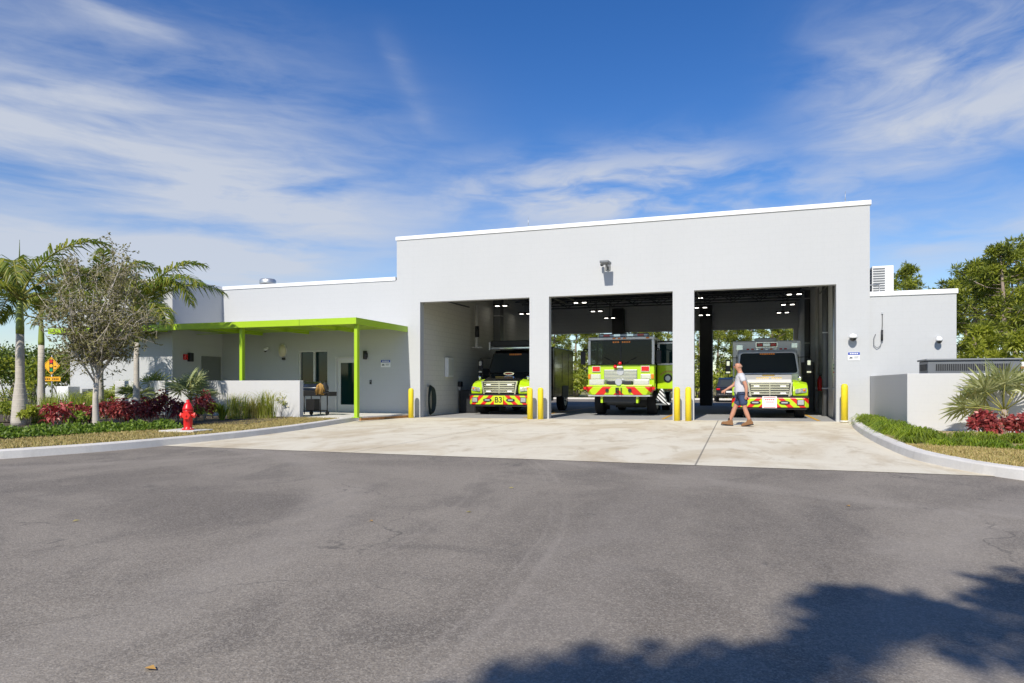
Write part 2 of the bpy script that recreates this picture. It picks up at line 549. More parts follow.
KL = kerb('kerb', [(-22, -3), (-16, 1.5), (-12.7, 5.6), (-11.62, 7.6), (-11.2, 8.75), (-11.02, 9.5), (-10.9, 10.6), (-10.82, 11.8), (-10.85, 13.0), (-11.05, 14.7), (-11.4, 16.5), (-11.8, 18.2), (-12.22, 19.98)], 1)
KR = kerb('kerb', [(3.22, 22.62), (2.96, 20.6), (2.75, 18.2), (2.63, 15.2), (2.65, 12.7), (2.86, 11.55), (3.25, 10.55), (4.1, 9.6), (6.2, 8.6), (16, 7.6)], 1)


def bed(name, edge, back, m, zb):
    """raised ground between the kerb's back edge and the back points"""
    b = MB(); n = len(edge)
    for (x, y, z), (bx, by) in zip(edge, back):
        for k in range(5):
            t = k / 4
            b.v.append((x + (bx - x) * t, y + (by - y) * t, (.125 + z) * (1 - t) + zb * t))
    for i in range(n - 1):
        for k in range(4):
            a = i * 5 + k
            b.face((a, a + 1, a + 6, a + 5))
    o = b.build(name, m)
    # faces up whichever way the edge runs
    if o.data.polygons[0].normal.z < 0:
        o.data.flip_normals()
    return tag(o, kind='structure')


bed('planting_bed', KL, [(-48 - .8 * i, -14 + i * .70) for i in range(len(KL))], M['soil'], .2)
sheet('planting_bed', [(-14.1, 19.3), (-26.0, 19.3), (-60, 21), (-60, 14), (-40, 10), (-12.6, 15.0)], .165, M['soil'])
bed('planting_bed', KR, [(3.7 + (max(0, i - 12)) * .55, 22.68 - i * .1 - max(0, i - 15) * .07) for i in range(len(KR))], M['turf_base'], .16)
# raised paving in front of the entrance
b = MB(); b.prism([(-21.6, 19.15), (-12.24, 19.15), (-12.2, 19.98), (-11.55, 22.69), (-20.27, 22.69), (-20.27, 20.09), (-21.6, 20.09)], 2, -.03, .155)
tag(b.build('entrance_paving', M['walk'], bevel=.012), kind='structure')
M['rust'] = mat('rusty_edge', (.30, .15, .05), .85, 0, .5, 5, .7)
b = MB()
for i in range(9):
    t0, t1 = i / 9 + .004, (i + 1) / 9 - .004
    p0 = Vector((-12.17, 20.0, 0)).lerp(Vector((-11.54, 22.66, 0)), t0); p1 = Vector((-12.17, 20.0, 0)).lerp(Vector((-11.54, 22.66, 0)), t1)
    b.prism([(p0.x, p0.y), (p1.x, p1.y), (p1.x + .07, p1.y), (p0.x + .07, p0.y)], 2, -.02, .10)
tag(b.build('paving_edge_strip', M['rust']), kind='structure')
M['line_paint'] = mat('floor_line_paint', (.70, .38, .02), .5, 0, .15, 5, .25)
for x in (-7.3, -2.42, 2.38):
    b = MB(); z = gz(x, D) + .011
    b.poly([(x - .05, D + .35, z), (x + .05, D + .35, z), (x + .05, 37, z), (x - .05, 37, z)])
    tag(b.build('floor_line', M['line_paint']), kind='structure')
# rear verge
patch('rear_verge', -80, 70, 56, 140, 6, 4, lambda x, y: .12 + (y - 56) * .004, M['earth'])
b = MB(); b.box(-45, 40, 55.8, 56.02, -.02, .16); tag(b.build('rear_kerb', M['kerb'], bevel=.02), kind='structure')

# ------------------------------------------------------------------ the fire station
ORG = Vector((-4.2, D, 0))
ST_ = thing('fire_station', 'pale grey painted block fire station with three open vehicle bays and a lime entrance canopy', 'building', ORG)


def part(name, mb, m, parent=None, **k):
    return mb.build(name, m, parent or ST_, org=ORG, **k)


def wall_grid(xs, zs, solid, y0, y1):
    b = MB(); S_ = [[solid((xs[i] + xs[i + 1]) / 2, (zs[j] + zs[j + 1]) / 2) for j in range(len(zs) - 1)] for i in range(len(xs) - 1)]

    def s(i, j): return 0 <= i < len(xs) - 1 and 0 <= j < len(zs) - 1 and S_[i][j]
    for i in range(len(xs) - 1):
        for j in range(len(zs) - 1):
            if not S_[i][j]: continue
            xa, xb, za, zb = xs[i], xs[i + 1], zs[j], zs[j + 1]
            b.poly([(xa, y0, za), (xb, y0, za), (xb, y0, zb), (xa, y0, zb)])
            b.poly([(xb, y1, za), (xa, y1, za), (xa, y1, zb), (xb, y1, zb)])
            if not s(i - 1, j): b.poly([(xa, y1, za), (xa, y0, za), (xa, y0, zb), (xa, y1, zb)])
            if not s(i + 1, j): b.poly([(xb, y0, za), (xb, y1, za), (xb, y1, zb), (xb, y0, zb)])
            if not s(i, j - 1): b.poly([(xa, y0, za), (xa, y1, za), (xb, y1, za), (xb, y0, za)])
            if not s(i, j + 1): b.poly([(xa, y0, zb), (xb, y0, zb), (xb, y1, zb), (xa, y1, zb)])
    return b


BAYS = [(-11.22, -6.97), (-6.26, -2.05), (-1.37, 2.83)]
WIN = (-16.55, -15.19, 1.26, 2.58); DOOR = (-14.86, -13.84, .155, 2.32)


def front(x, z):
    if x < -12.19 and z > 5.16: return False
    if z < 4.3 and any(a < x < b_ for a, b_ in BAYS): return False
    for w in (WIN, DOOR):
        if w[0] < x < w[1] and w[2] < z < w[3]: return False
    return True


xs = sorted([-20.28, WIN[0], WIN[1], DOOR[0], DOOR[1], -12.19, 3.75] + [q for p in BAYS for q in p])
part('front_wall', wall_grid(xs, [-.1, DOOR[2], WIN[2], DOOR[3], WIN[3], 4.3, 5.16, 6.66], front, D, D + .3), M['wall'])
# outer side and rear walls, parapets
part('side_wall', MB().box(-12.19, -11.89, D + .3, BACK, 0, 6.66), M['wall'])
part('side_wall', MB().box(3.45, 3.75, D + .3, BACK, -.1, 6.66), M['wall'])
part('rear_wall', wall_grid(sorted([-12.19, 3.75] + [q for p in BAYS for q in p]), [-.1, 4.3, 6.66], lambda x, z: not (z < 4.3 and any(a < x < b_ for a, b_ in BAYS)), BACK, BACK + .3), M['inner_grey'])
part('inner_wall', MB().box(-11.6, -11.47, D + .3, BACK, -.05, 6.2), M['inner'])
part('inner_wall', MB().box(3.05, 3.2, D + .3, BACK, -.05, 6.2), M['inner_grey'])
part('roof', MB().box(-11.88, 3.44, D + .31, BACK - .01, 6.3, 6.4), M['roof'])
part('ceiling', MB().box(-11.46, 3.04, D + .31, BACK - .01, 6.2, 6.28), M['dark_ceiling'])
for k in range(13):
    y = D + 1.0 + k * 1.22
    b = MB()
    b.box(-11.45, 3.03, y - .05, y + .05, 6.1, 6.18); b.box(-11.45, 3.03, y - .05, y + .05, 5.66, 5.71)
    n = 22
    for i in range(n):
        x0 = -11.4 + i * 14.4 / n; x1 = x0 + 14.4 / n; zz = (5.7, 6.12) if i % 2 else (6.12, 5.7)
        b.tube([(x0, y, zz[0]), (x1, y, zz[1])], .018, 4)
    part('joist', b, M['joist'])
part('coping', MB().box(-12.23, 3.79, D - .035, D + .33, 6.65, 6.79), M['coping'], bevel=.01)
part('coping', MB().box(-12.23, -11.86, D + .331, BACK + .3, 6.65, 6.788), M['coping'])
part('coping', MB().box(3.42, 3.79, D + .331, BACK + .3, 6.65, 6.788), M['coping'])
part('coping', MB().box(-20.26, -12.235, D - .035, D + .33, 5.15, 5.29), M['coping'], bevel=.01)
# low wing behind the canopy, and the block that projects at its end
part('roof', MB().box(-20.27, -12.2, D + .301, 35, 4.85, 4.95), M['roof'])
part('rear_wall', MB().box(-25.5, -12.2, 35, 35.3, 0, 5.16), M['wall'])
part('block_wall', MB().box(-25.5, -20.28, 20.1, 20.4, -.1, 5.16), M['wall'])
part('block_wall', MB().box(-20.58, -20.28, 20.4, D + .3, -.1, 5.16), M['wall'])
part('block_wall', MB().box(-25.5, -25.2, 20.4, 35, -.1, 5.16), M['wall'])
part('roof', MB().box(-25.19, -20.59, 20.41, 34.99, 4.85, 4.95), M['roof'])
part('coping', MB().box(-25.54, -20.24, 20.065, 20.43, 5.15, 5.29), M['coping'], bevel=.01)
part('coping', MB().box(-20.61, -20.24, 20.431, D + .33, 5.15, 5.288), M['coping'], bevel=.01)
part('coping', MB().box(-25.54, -25.17, 20.431, 35.3, 5.15, 5.288), M['coping'])
# right wing, set back a little
part('front_wall', MB().box(3.751, 6.02, D + .06, D + .36, -.1, 3.9), M['wall'])
part('side_wall', MB().box(5.72, 6.02, D + .36, 33, -.1, 3.9), M['wall'])
part('rear_wall', MB().box(3.751, 6.02, 33, 33.3, -.1, 3.9), M['wall'])
part('roof', MB().box(3.76, 5.71, D + .37, 32.99, 3.5, 3.6), M['roof'])
part('coping', MB().box(3.752, 6.06, D + .025, D + .39, 3.89, 4.03), M['coping'], bevel=.01)
part('coping', MB().box(5.69, 6.06, D + .391, 33.3, 3.89, 4.028), M['coping'])

# window, doors
w = part('window', MB().box(WIN[0] + .06, WIN[1] - .06, D + .10, D + .115, WIN[2] + .06, WIN[3] - .06), M['glass'])
b = MB()
b.box(WIN[0] + .002, WIN[0] + .055, D + .03, D + .16, WIN[2], WIN[3]); b.box(WIN[1] - .055, WIN[1] - .002, D + .03, D + .16, WIN[2], WIN[3])
b.box(WIN[0] + .055, WIN[1] - .055, D + .03, D + .16, WIN[3] - .055, WIN[3] - .002); b.box(WIN[0] + .055, WIN[1] - .055, D + .03, D + .16, WIN[2] + .002, WIN[2] + .055)
mx = (WIN[0] + WIN[1]) / 2 + .02
b.box(mx - .035, mx + .035, D + .028, D + .15, WIN[2] + .055, WIN[3] - .055)
part('frame', b, M['frame_white'], w)
part('sill', MB().box(WIN[0] - .03, WIN[1] + .03, D - .03, D + .03, WIN[2] - .05, WIN[2] + .001), M['frame_white'], w)
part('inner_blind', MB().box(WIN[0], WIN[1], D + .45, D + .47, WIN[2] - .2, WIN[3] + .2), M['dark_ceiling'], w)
d = MB(); x0, x1 = DOOR[0] + .055, DOOR[1] - .055
d.box(x0, x0 + .14, D + .06, D + .11, .17, 2.26); d.box(x1 - .14, x1, D + .06, D + .11, .17, 2.26)
d.box(x0 + .14, x1 - .14, D + .06, D + .11, 2.08, 2.26); d.box(x0 + .14, x1 - .14, D + .06, D + .11, .17, .46)
dr = part('entrance_door', d, M['frame_white'])
part('pane', MB().box(x0 + .14, x1 - .14, D + .08, D + .09, .46, 2.08), M['glass'], dr)
b = MB().tube([(x1 - .07, D + .05, 1.0), (x1 - .07, D - .02, 1.0), (x1 - .07, D - .02, 1.32), (x1 - .07, D + .05, 1.32)], .014, 8)
part('handle', b, M['steel'], dr)
part('push_bar', MB().box(x0 + .1, x1 - .1, D + .12, D + .16, 1.08, 1.14), M['steel'], dr)
b = MB()
b.box(DOOR[0] + .002, DOOR[0] + .05, D - .02, D + .2, .156, DOOR[3]); b.box(DOOR[1] - .05, DOOR[1] - .002, D - .02, D + .2, .156, DOOR[3]); b.box(DOOR[0] + .05, DOOR[1] - .05, D - .02, D + .2, DOOR[3] - .05, DOOR[3] - .002)
part('frame', b, M['frame_white'], dr)
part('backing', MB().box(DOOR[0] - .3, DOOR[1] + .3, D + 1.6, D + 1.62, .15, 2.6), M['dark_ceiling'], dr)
sd = part('side_door', MB().box(-20.278, -20.245, 21.62, 22.5, .17, 2.3), M['door_grey'])
b = MB(); b.box(-20.279, -20.235, 21.55, 21.62, .16, 2.37); b.box(-20.279, -20.235, 22.5, 22.57, .16, 2.37); b.box(-20.279, -20.235, 21.62, 22.5, 2.3, 2.37)
part('frame', b, M['door_grey'], sd)
part('handle', MB().tube([(-20.24, 21.72, 1.05), (-20.2, 21.72, 1.05), (-20.2, 21.84, 1.05)], .012, 6), M['steel'], sd)

# canopy
CX0, CX1, CY0, CY1, CZ0, CZ1 = -25.4, -11.73, 19.10, D - .01, 3.20, 3.41
can = part('canopy', MB().box(CX0 + .06, CX1 - .06, CY0 + .06, CY1, CZ1 - .06, CZ1 - .02).box(CX0, CX1, CY0, CY0 + .06, CZ0, CZ1).box(CX1 - .06, CX1, CY0 + .06, CY1, CZ0, CZ1).box(CX0, CX0 + .06, CY0 + .06, 20.05, CZ0, CZ1), M['lime'])
for k in range(6):
    x = -13.9 - k * 2.2
    part('beam', MB().box(x - .05, x + .05, CY0 + .061, (CY1 if x > -20.1 else 20.04), CZ0 + .02, CZ1 - .061), M['lime'], can)
part('beam', MB().box(CX0 + .062, CX1 - .062, 19.26, 19.41, CZ0 + .005, CZ0 + .019), M['lime'], can)
part('beam', MB().box(-20.2, CX1 - .062, 21.2, 21.3, CZ0 + .005, CZ0 + .019), M['lime'], can)
part('roof_sheet', MB().box(CX0 + .02, CX1 - .02, CY0 + .02, CY1, CZ1 - .019, CZ1 + .004), M['roof'], can)
for k in range(5):
    x = -13.9 - k * 2.75
    part('seam', MB().box(x - .004, x + .004, CY0 - .003, CY0 + .001, CZ0 + .004, CZ1 - .004), M['dark_metal'], can)
for (a, b_) in BAYS:
    for x in (a - .07, b_ + .07):
        part('door_track', MB().tube([(x, D + .36, .1), (x, D + .36, 4.15), (x, D + .52, 4.48), (x, D + .9, 4.62), (x, D + 5.0, 4.66)], .03, 6), M['joist'])
    part('door_shaft', MB().tube([(a - .1, D + .42, 4.55), (b_ + .1, D + .42, 4.55)], .05, 8), M['joist'])
for x in (-11.85, -16.42):
    zb = .155
    po = part('post', MB().box(x - .06, x + .06, 19.26, 19.41, zb, CZ0 + .005), M['lime'], can, bevel=.012)
    part('base_plate', MB().box(x - .12, x + .12, 19.21, 19.46, zb - .004, zb + .015), M['lime'], po)

# things fixed on and around the building ------------------------------------
wy = D - .002


def wall_item(name, label, cat, x, z, group=None, y=wy):
    return thing(name, label, cat, (x, y, z), 0, group)


# yard light above the bays
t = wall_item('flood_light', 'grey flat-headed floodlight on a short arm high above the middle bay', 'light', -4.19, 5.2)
MB().box(-.09, .09, -.03, 0, -.1, .1).build('wall_plate', M['grey_metal'], t, .01)
MB().tube([(0, -.03, 0), (0, -.2, .03), (0, -.3, .06)], .035, 8).build('arm', M['grey_metal'], t)
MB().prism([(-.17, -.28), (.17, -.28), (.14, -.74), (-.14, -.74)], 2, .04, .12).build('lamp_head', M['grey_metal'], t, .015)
MB().tube([(-.17, -.1, .09), (-.17, -.24, .06)], .05, 10).build('sensor', M['dark_metal'], t)
# security cameras
cams = []


def dome_camera(x, z, label, y=wy, r=.10):
    t = wall_item('dome_camera', label, 'camera', x, z, 'dome security cameras on the front walls', y)
    MB().tube([(0, 0, .09), (0, -.16, .1)], .045, 10).build('bracket', M['white'], t)
    MB().lathe([(.0, .12), (r * .75, .11), (r, .05), (r, 0.0), (0, 0)], 14, 0, (0, -.17)).build('housing', M['white'], t)
    MB().ball((0, -.17, 0), r * .86, 12, 0, (1, 1, 1)).build('dome', M['black_paint'], t)
    return t


dome_camera(3.27, 2.63, 'white dome camera over the small blue headed sign right of the third bay', r=.12)
dome_camera(5.54, 2.50, 'small white dome camera on the low right wing near its far corner', D + .058, .09)
dome_camera(-18.0, 2.60, 'small white dome camera under the lime canopy left of the oval lamp', r=.07)


def small_sign(x, z, w, h, label):
    t = wall_item('wall_sign', label, 'sign', x, z, 'blue headed notices on the front wall')
    MB().box(-w / 2, w / 2, -.012, 0, -h / 2, h / 2).build('panel', M['white'], t)
    MB().box(-w / 2 + .004, w / 2 - .004, -.016, -.0122, h * .16, h / 2 - .004).build('header', M['blue_sign'], t)
    b = MB()
    for i in range(5):
        b.box(-w * .34 + i * w * .145, -w * .34 + i * w * .145 + w * .1, -.019, -.0162, h * .25, h * .40)
    b.build('lettering', M['white'], t)
    b = MB()
    b.prism([(-w * .40, -h * .28), (-w * .12, -h * .28), (-w * .1, -h * .16), (-w * .2, -h * .05), (-w * .32, -h * .05)], 1, -.016, -.0122)
    b.box(w * .02, w * .40, -.016, -.0122, -h * .10, -h * .04); b.box(w * .02, w * .34, -.016, -.0122, -h * .24, -h * .18)
    b.build('symbol', M['grey_metal'], t)


small_sign(3.315, 2.09, .33, .25, 'small white notice with blue header under a dome camera by the third bay')
small_sign(-12.66, 2.03, .40, .27, 'small white notice with blue header under the canopy right of the door')
# lamps under the canopy
t = wall_item('wall_lamp', 'dark cylinder wall lamp beside the glazed entrance door', 'light', -13.5, 2.36)
MB().box(-.07, .07, -.03, 0, -.09, .09).build('wall_plate', M['dark_metal'], t)
MB().tube([(0, -.09, -.16), (0, -.09, .16)], .075, 14).build('lamp_body', M['dark_metal'], t)
MB().tube([(0, -.03, 0), (0, -.06, 0)], .03, 8).build('arm', M['dark_metal'], t)
t = wall_item('bulkhead_lamp', 'cream oval bulkhead lamp on the shaded wall left of the window', 'light', -17.29, 2.58)
M['cream'] = mat('cream_glass', (.60, .56, .40), .35)
b = MB(); b.ball((0, -.04, 0), 1, 18, 0, (.17, .09, .25)); b.build('diffuser', M['cream'], t)
b = MB().tube([(.19 * math.cos(a), -.02, .27 * math.sin(a)) for a in [i * PI / 10 for i in range(21)]], .025, 6); b.build('ring', M['frame_white'], t)
MB().box(.02, .12, -.1, 0, -.36, -.27).build('sensor', M['black'], t)
t = wall_item('card_reader', 'small black card reader between the entrance door and the notice', 'card reader', -13.3, 1.33)
MB().box(-.04, .04, -.03, 0, -.08, .08).build('body', M['black'], t, .008); MB().box(-.025, .025, -.034, -.0302, .0, .055).build('display', M['grey_metal'], t)
t = thing('horn_strobe', 'dark alarm horn with red strobe beside the grey side door', 'alarm', (-20.278, 20.8, 2.3), PI / 2)
MB().box(-.19, -.04, -.10, 0, -.11, .11).build('strobe', M['red_lens'], t, .015); MB().box(.02, .2, -.16, 0, -.17, .17).build('horn', M['dark_metal'], t, .02)
# hose bib / antenna with a hanging cable on the right wing
t = wall_item('hanging_cable', 'thin black cable and handset hanging in a loop on the right wing wall', 'cable', 4.03, 2.75, None, D + .058)
MB().tube([(.06, -.02, .62), (.06, -.025, .3), (.05, -.04, .1)], .009, 6).build('cord', M['black'], t)
MB().tube([(.05, -.05, .12), (.045, -.06, -.2)], .03, 8).build('handset', M['black'], t)
MB().tube([(.045, -.05, -.2), (.0, -.05, -.36), (-.09, -.05, -.42), (-.17, -.05, -.34), (-.17, -.04, -.12), (-.12, -.02, .0)], .011, 6).build('loop', M['grey_metal'], t)
MB().box(.035, .085, -.03, 0, .6, .66).build('clip', M['steel'], t)
# lightning rods
for x, lab in ((-7.06, 'thin lightning rod on the parapet above the first and second bays'), (3.1, 'thin lightning rod at the right end of the high parapet')):
    t = thing('lightning_rod', lab, 'rod', (x, D + .15, 6.79), 0, 'lightning rods on the parapet')
    MB().tube([(0, 0, 0), (0, 0, .36)], [.012, .006], 6).build('rod', M['steel'], t); MB().box(-.04, .04, -.04, .04, 0, .03).build('base', M['steel'], t)
# roof plant
t = thing('roof_vent', 'round galvanized exhaust hood on the roof of the low wing', 'vent', (-20.0, 25.2, 5.32))
t.scale = (.76, .76, .8)
MB().lathe([(.28, 0), (.28, .45), (.30, .46)], 20).build('duct', M['steel'], t)
MB().lathe([(.31, .5), (.46, .5), (.47, .56), (.47, .72), (.40, .80), (.12, .84), (0, .84)], 22).build('hood', M['steel'], t)
t = thing('roof_condenser', 'white slatted air conditioning condenser on the roof of the right wing', 'air conditioner', (4.66, 26.2, 3.72))
MB().box(-.33, .33, -.4, .4, .12, 1.56).build('casing', M['white'], t, .02)
b = MB()
for k in range(16): b.box(-.30, .06, -.418, -.402, .2 + k * .083, .24 + k * .083)
b.build('louvre', M['grey_metal'], t)
b = MB()
for k in range(12): b.box(-.352, -.332, -.36, .36, .2 + k * .11, .25 + k * .11)
b.build('louvre', M['dark_metal'], t)
for sx in (-1, 1): MB().box(sx * .28 - .03, sx * .28 + .03, -.4, .4, 0, .12).build('foot', M['steel'], t)
t = thing('roof_railing', 'thin galvanized guard rail beside the condenser on the right wing roof', 'railing', (4.0, 25.5, 3.6))
MB().tube([(-.2, 0, 0), (-.2, 0, 1.0)], .02, 6).build('post', M['steel'], t); MB().tube([(.5, 0, 0), (.5, 0, 1.0)], .02, 6).build('post', M['steel'], t)
MB().tube([(-.2, 0, 1.0), (.5, 0, 1.0)], .02, 6).build('rail', M['steel'], t); MB().tube([(-.2, 0, .55), (.5, 0, .55)], .02, 6).build('rail', M['steel'], t)

# bollards
b0 = thing('bollard', 'x', 'bollard', (0, 0, 0), 0, 'yellow bollards in front of the bays')
MB().lathe([(.098, -.05), (.098, 1.0), (.094, 1.05), (.075, 1.09), (.04, 1.11), (0, 1.112)], 20).build('sleeve', M['yellow'], b0)
MB().lathe([(.13, -.03), (.13, .012), (.1, .02)], 18).build('collar', M['kerb'], b0)
BL = [(411, 'yellow bollard left of the first bay, next to the canopy'), (530, 'yellow bollard right of the first bay, close to the brush truck headlight'), (540.5, 'yellow bollard on the pier between the first and second bays, nearer the fire engine'),
      (677, 'yellow bollard right of the second bay, against the fire engine door'), (688.3, 'yellow bollard on the pier between second and third bays, nearer the walking man'), (844.5, 'yellow bollard right of the third bay at the kerb by green border grass')]
for i, (px, lab) in enumerate(BL):
    o = b0 if i == 0 else copy_tree(b0)
    p = GY(px, 400, 22.25); o.location = (p.x, 22.25, gz(p.x, 22.25) + (.05 if i == 5 else -.02)); o['label'] = lab

# bay lights
l0 = thing('bay_light', 'x', 'light', (0, 0, 0), 0, 'twin panel lights under the bay ceiling')
MB().box(-.34, .34, -.17, .17, 0, .07).build('housing', M['dark_metal'], l0)
GL = glow('lit_panel', (1, .95, .85), 5)
for sx in (-1, 1): MB().box(sx * .19 - .085, sx * .19 + .085, -.08, .08, -.012, -.001).build('lit_panel', GL, l0)
MB().tube([(0, 0, .07), (0, 0, 1.1)], .012, 5).build('hanger', M['joist'], l0)
first = True
RN = {-10.75: 'along the left block wall of the first bay', -6.9: 'between the first and second bays', -1.75: 'between the second and third bays', 2.2: 'along the right wall of the third bay'}
for x in (-10.75, -6.9, -1.75, 2.2):
    for y, w_ in ((30.4, 'nearest the front'), (34.2, 'midway back'), (37.9, 'nearest the rear')):
        o = l0 if first else copy_tree(l0); first = False
        o.location = (x, y, 5.0); o['label'] = 'twin panel light ' + RN[x] + ', ' + w_

# walls outside ----------------------------------------------------------------
t = thing('garden_wall', 'low pale painted wall screening the patio under the lime canopy', 'wall', (-17.7, 18.95, .1))
MB().box(-4.0, 4.0, -.1, .1, 0, 1.27).build('wall', M['screen'], t, .012)
t = thing('enclosure_wall', 'pale L-shaped screen wall around the generator right of the bays', 'wall', (3.76, 18.0, 0))
MB().prism([(0, 0), (9, 0), (9, .2), (.2, .2), (.2, 4.75), (0, 4.75)], 2, 0, 1.49).build('wall', M['screen'], t, .01)
gen = thing('generator', 'long dark grey louvred generator housing showing above the enclosure wall', 'generator', (4.47, 19.25, 0))
MB().box(0, 1.95, 0, .85, .1, 1.82).build('casing', M['grey_metal'], gen, .02)
MB().box(-.04, 1.99, -.04, .89, 1.821, 1.87).build('lid', M['grey_metal'], gen, .015)
b = MB()
for k in range(34): b.box(.18 + k * .046, .18 + k * .046 + .026, -.022, -.002, 1.58, 1.74)
b.build('louvre', M['dark_metal'], gen)
b = MB()
for k in range(7): b.box(-.02, -.002, .1 + k * .09, .1 + k * .09 + .05, 1.58, 1.74)
b.build('louvre', M['dark_metal'], gen)
t = thing('fuel_tank', 'white tank with a rust red band at the right end of the enclosure', 'tank', (7.2, 19.7, 0))
MB().box(-.75, .75, -.4, .4, .2, 1.78).build('shell', M['white'], t, .05); MB().box(-.755, .755, -.405, .405, 1.60, 1.67).build('band', M['rust'], t)
for sx in (-1, 1): MB().box(sx * .6 - .05, sx * .6 + .05, -.35, .35, 0, .2).build('foot', M['dark_metal'], t)
# white utility cabinet and its dark neighbour at the end of the block
t = thing('utility_cabinet', 'white metal utility cabinet in front of the block at far left', 'cabinet', (-24.9, 19.55, .12))
MB().box(-.3, .3, -.25, .25, 0, 1.05).build('casing', M['white'], t, .015); MB().box(-.26, .26, -.262, -.252, .08, .98).build('door', M['white'], t)
t = thing('gas_meter_box', 'grey meter box between the white cabinet and the block wall', 'meter box', (-24.15, 19.85, .12))
MB().box(-.16, .16, -.2, .2, 0, .95).build('casing', M['grey_metal'], t, .01); MB().box(-.12, .12, -.21, -.202, .5, .85).build('cover', M['dark_metal'], t)

# barbecue -----------------------------------------------------------------------
t = thing('barbecue_grill', 'black wheeled barbecue grill on the patio beside the low wall', 'grill', (-14.12, 20.35, .155), math.radians(-4))
t.scale = (.92, .92, .92)
b = MB().prism([(-.26, 0), (.26, 0), (.26, .12), (.16, .30), (-.05, .34), (-.22, .26)], 0, -.42, .42); 
for i in range(len(b.v)):
    b.v[i] = (b.v[i][0], b.v[i][1], b.v[i][2] + .95)
b.build('lid', M['black_paint'], t, .03)
MB().box(-.42, .42, -.26, .26, .74, .945).build('firebox', M['black'], t, .02)
MB().box(.43, .80, -.24, .24, .84, .90).build('side_shelf', M['black'], t, .01); MB().box(-.80, -.43, -.24, .24, .84, .90).build('side_shelf', M['black'], t, .01)
MB().box(.74, .79, -.24, .24, .74, .84).build('shelf_rail', M['black'], t)
for sx in (-1, 1):
    for sy in (-1, 1): MB().tube([(sx * .38, sy * .2, .05), (sx * .38, sy * .2, .74)], .02, 8).build('leg', M['black'], t)
MB().box(-.36, .36, -.18, .18, .16, .19).build('bottom_shelf', M['dark_metal'], t)
MB().box(-.34, .06, -.17, .17, .191, .62).build('cabinet', M['black'], t, .01)
for sx in (-1, 1): MB().tube([(sx * .38 - .03, .2, .08), (sx * .38 + .03, .2, .08)], .08, 14).build('wheel', M['rubber'], t)
MB().tube([(-.35, -.29, 1.05), (.35, -.29, 1.05)], .016, 8).build('handle', M['steel'], t)
t = thing('straw_bundle', 'tawny shaggy bundle resting on the right end of the black grill', 'bundle', (-13.80, 20.15, 1.0))
M['tan'] = mat('tawny_straw', (.38, .22, .06), .9, 0, .4, 20, 0, 30)
b = MB()
for i in range(90):
    a = random.uniform(0, 2 * PI); r = random.uniform(.05, .2)
    b.tube([(0, 0, .28), (r * .6 * math.cos(a), r * .5 * math.sin(a), .2), (r * math.cos(a), r * .6 * math.sin(a), random.uniform(-.14, .05))], .022, 4, 0, True)
b.build('strands', M['tan'], t); MB().tube([(0, 0, .25), (0, .02, .34)], .03, 8).build('tie', M['dark_metal'], t)

# fire hydrant -------------------------------------------------------------------
hp = G(188, 430, .18)
t = thing('fire_hydrant', 'bright red fire hydrant on a pale pad beside the kerb', 'hydrant', (hp.x, hp.y, .18), math.radians(28))
MB().lathe([(.13, 0), (.13, .035), (.09, .05), (.09, .10), (.098, .12), (.098, .40), (.115, .41), (.115, .45), (.105, .46)], 18).build('barrel', M['red'], t)
MB().lathe([(.118, .46), (.118, .49), (.106, .52), (.08, .59), (.05, .63), (.035, .64), (.035, .70), (0, .70)], 18).build('bonnet', M['red'], t)
for ang, r, n_ in ((0, .055, 'side_outlet'), (PI, .055, 'side_outlet'), (-PI / 2, .075, 'pumper_outlet')):
    c, s = math.cos(ang), math.sin(ang)
    ou = MB().tube([(c * .08, s * .08, .34), (c * .135, s * .135, .34)], r, 12).tube([(c * .135, s * .135, .34), (c * .16, s * .16, .34)], r * 1.25, 6, 0, True, False).build(n_, M['red_cap'], t)
    MB().tube([(c * .16, s * .16, .34), (c * .185, s * .185, .34)], .022, 5, 0, True, False).build('cap_nut', M['red_cap'], ou)
b = MB()
for k in range(8):
    a = k * PI / 4; b.tube([(.112 * math.cos(a), .112 * math.sin(a), .03), (.112 * math.cos(a), .112 * math.sin(a), .055)], .012, 6)
b.build('flange_bolt', M['steel'], t)
b = MB(); b.box(-.45, .45, -.35, .35, -.08, .015); o = b.build('hydrant_pad', M['walk'], None, .01); o.location = (hp.x - .05, hp.y, .17); o.rotation_euler.z = .1; tag(o, kind='structure')

# warning sign ---------------------------------------------------------------------
sp = GY(51.5, 400, 22.0)
t = thing('traffic_signal_sign', 'yellow diamond traffic light sign with a small yellow plate under it', 'sign', (sp.x, sp.y, .1), math.radians(16))
MB().tube([(0, 0.03, 0), (0, .03, 2.45)], .03, 8).build('post', M['steel'], t)
b = MB(); q = .40; b.prism([(0, 1.98 - q), (q, 1.98), (0, 1.98 + q), (-q, 1.98)], 1, -.012, 0); dm = b.build('diamond', M['sign_yellow'], t)
b = MB(); e0, e1 = .345, .365
for k in range(4):
    a0, a1 = k * PI / 2, (k + 1) * PI / 2
    P_ = lambda r, a: (r * math.cos(a), 1.98 + r * math.sin(a))
    b.prism([P_(e0, a0), P_(e1, a0), P_(e1, a1), P_(e0, a1)], 1, -.0145, -.0122)
b.build('border', M['black'], dm)
sy = MB().box(-.09, .09, -.016, -.0122, 1.70, 2.26).build('signal_symbol', M['black'], dm)
for zz, mm in ((2.17, 'red_lens'), (1.98, 'sign_yellow'), (1.79, 'green_lens')):
    MB().tube([(0, -.0165, zz), (0, -.022, zz)], .075, 16, 0, True, False).build('disc', M[mm], sy)
pl = MB().box(-.42, .42, -.012, 0, 1.29, 1.49).build('plate', M['sign_yellow'], t)
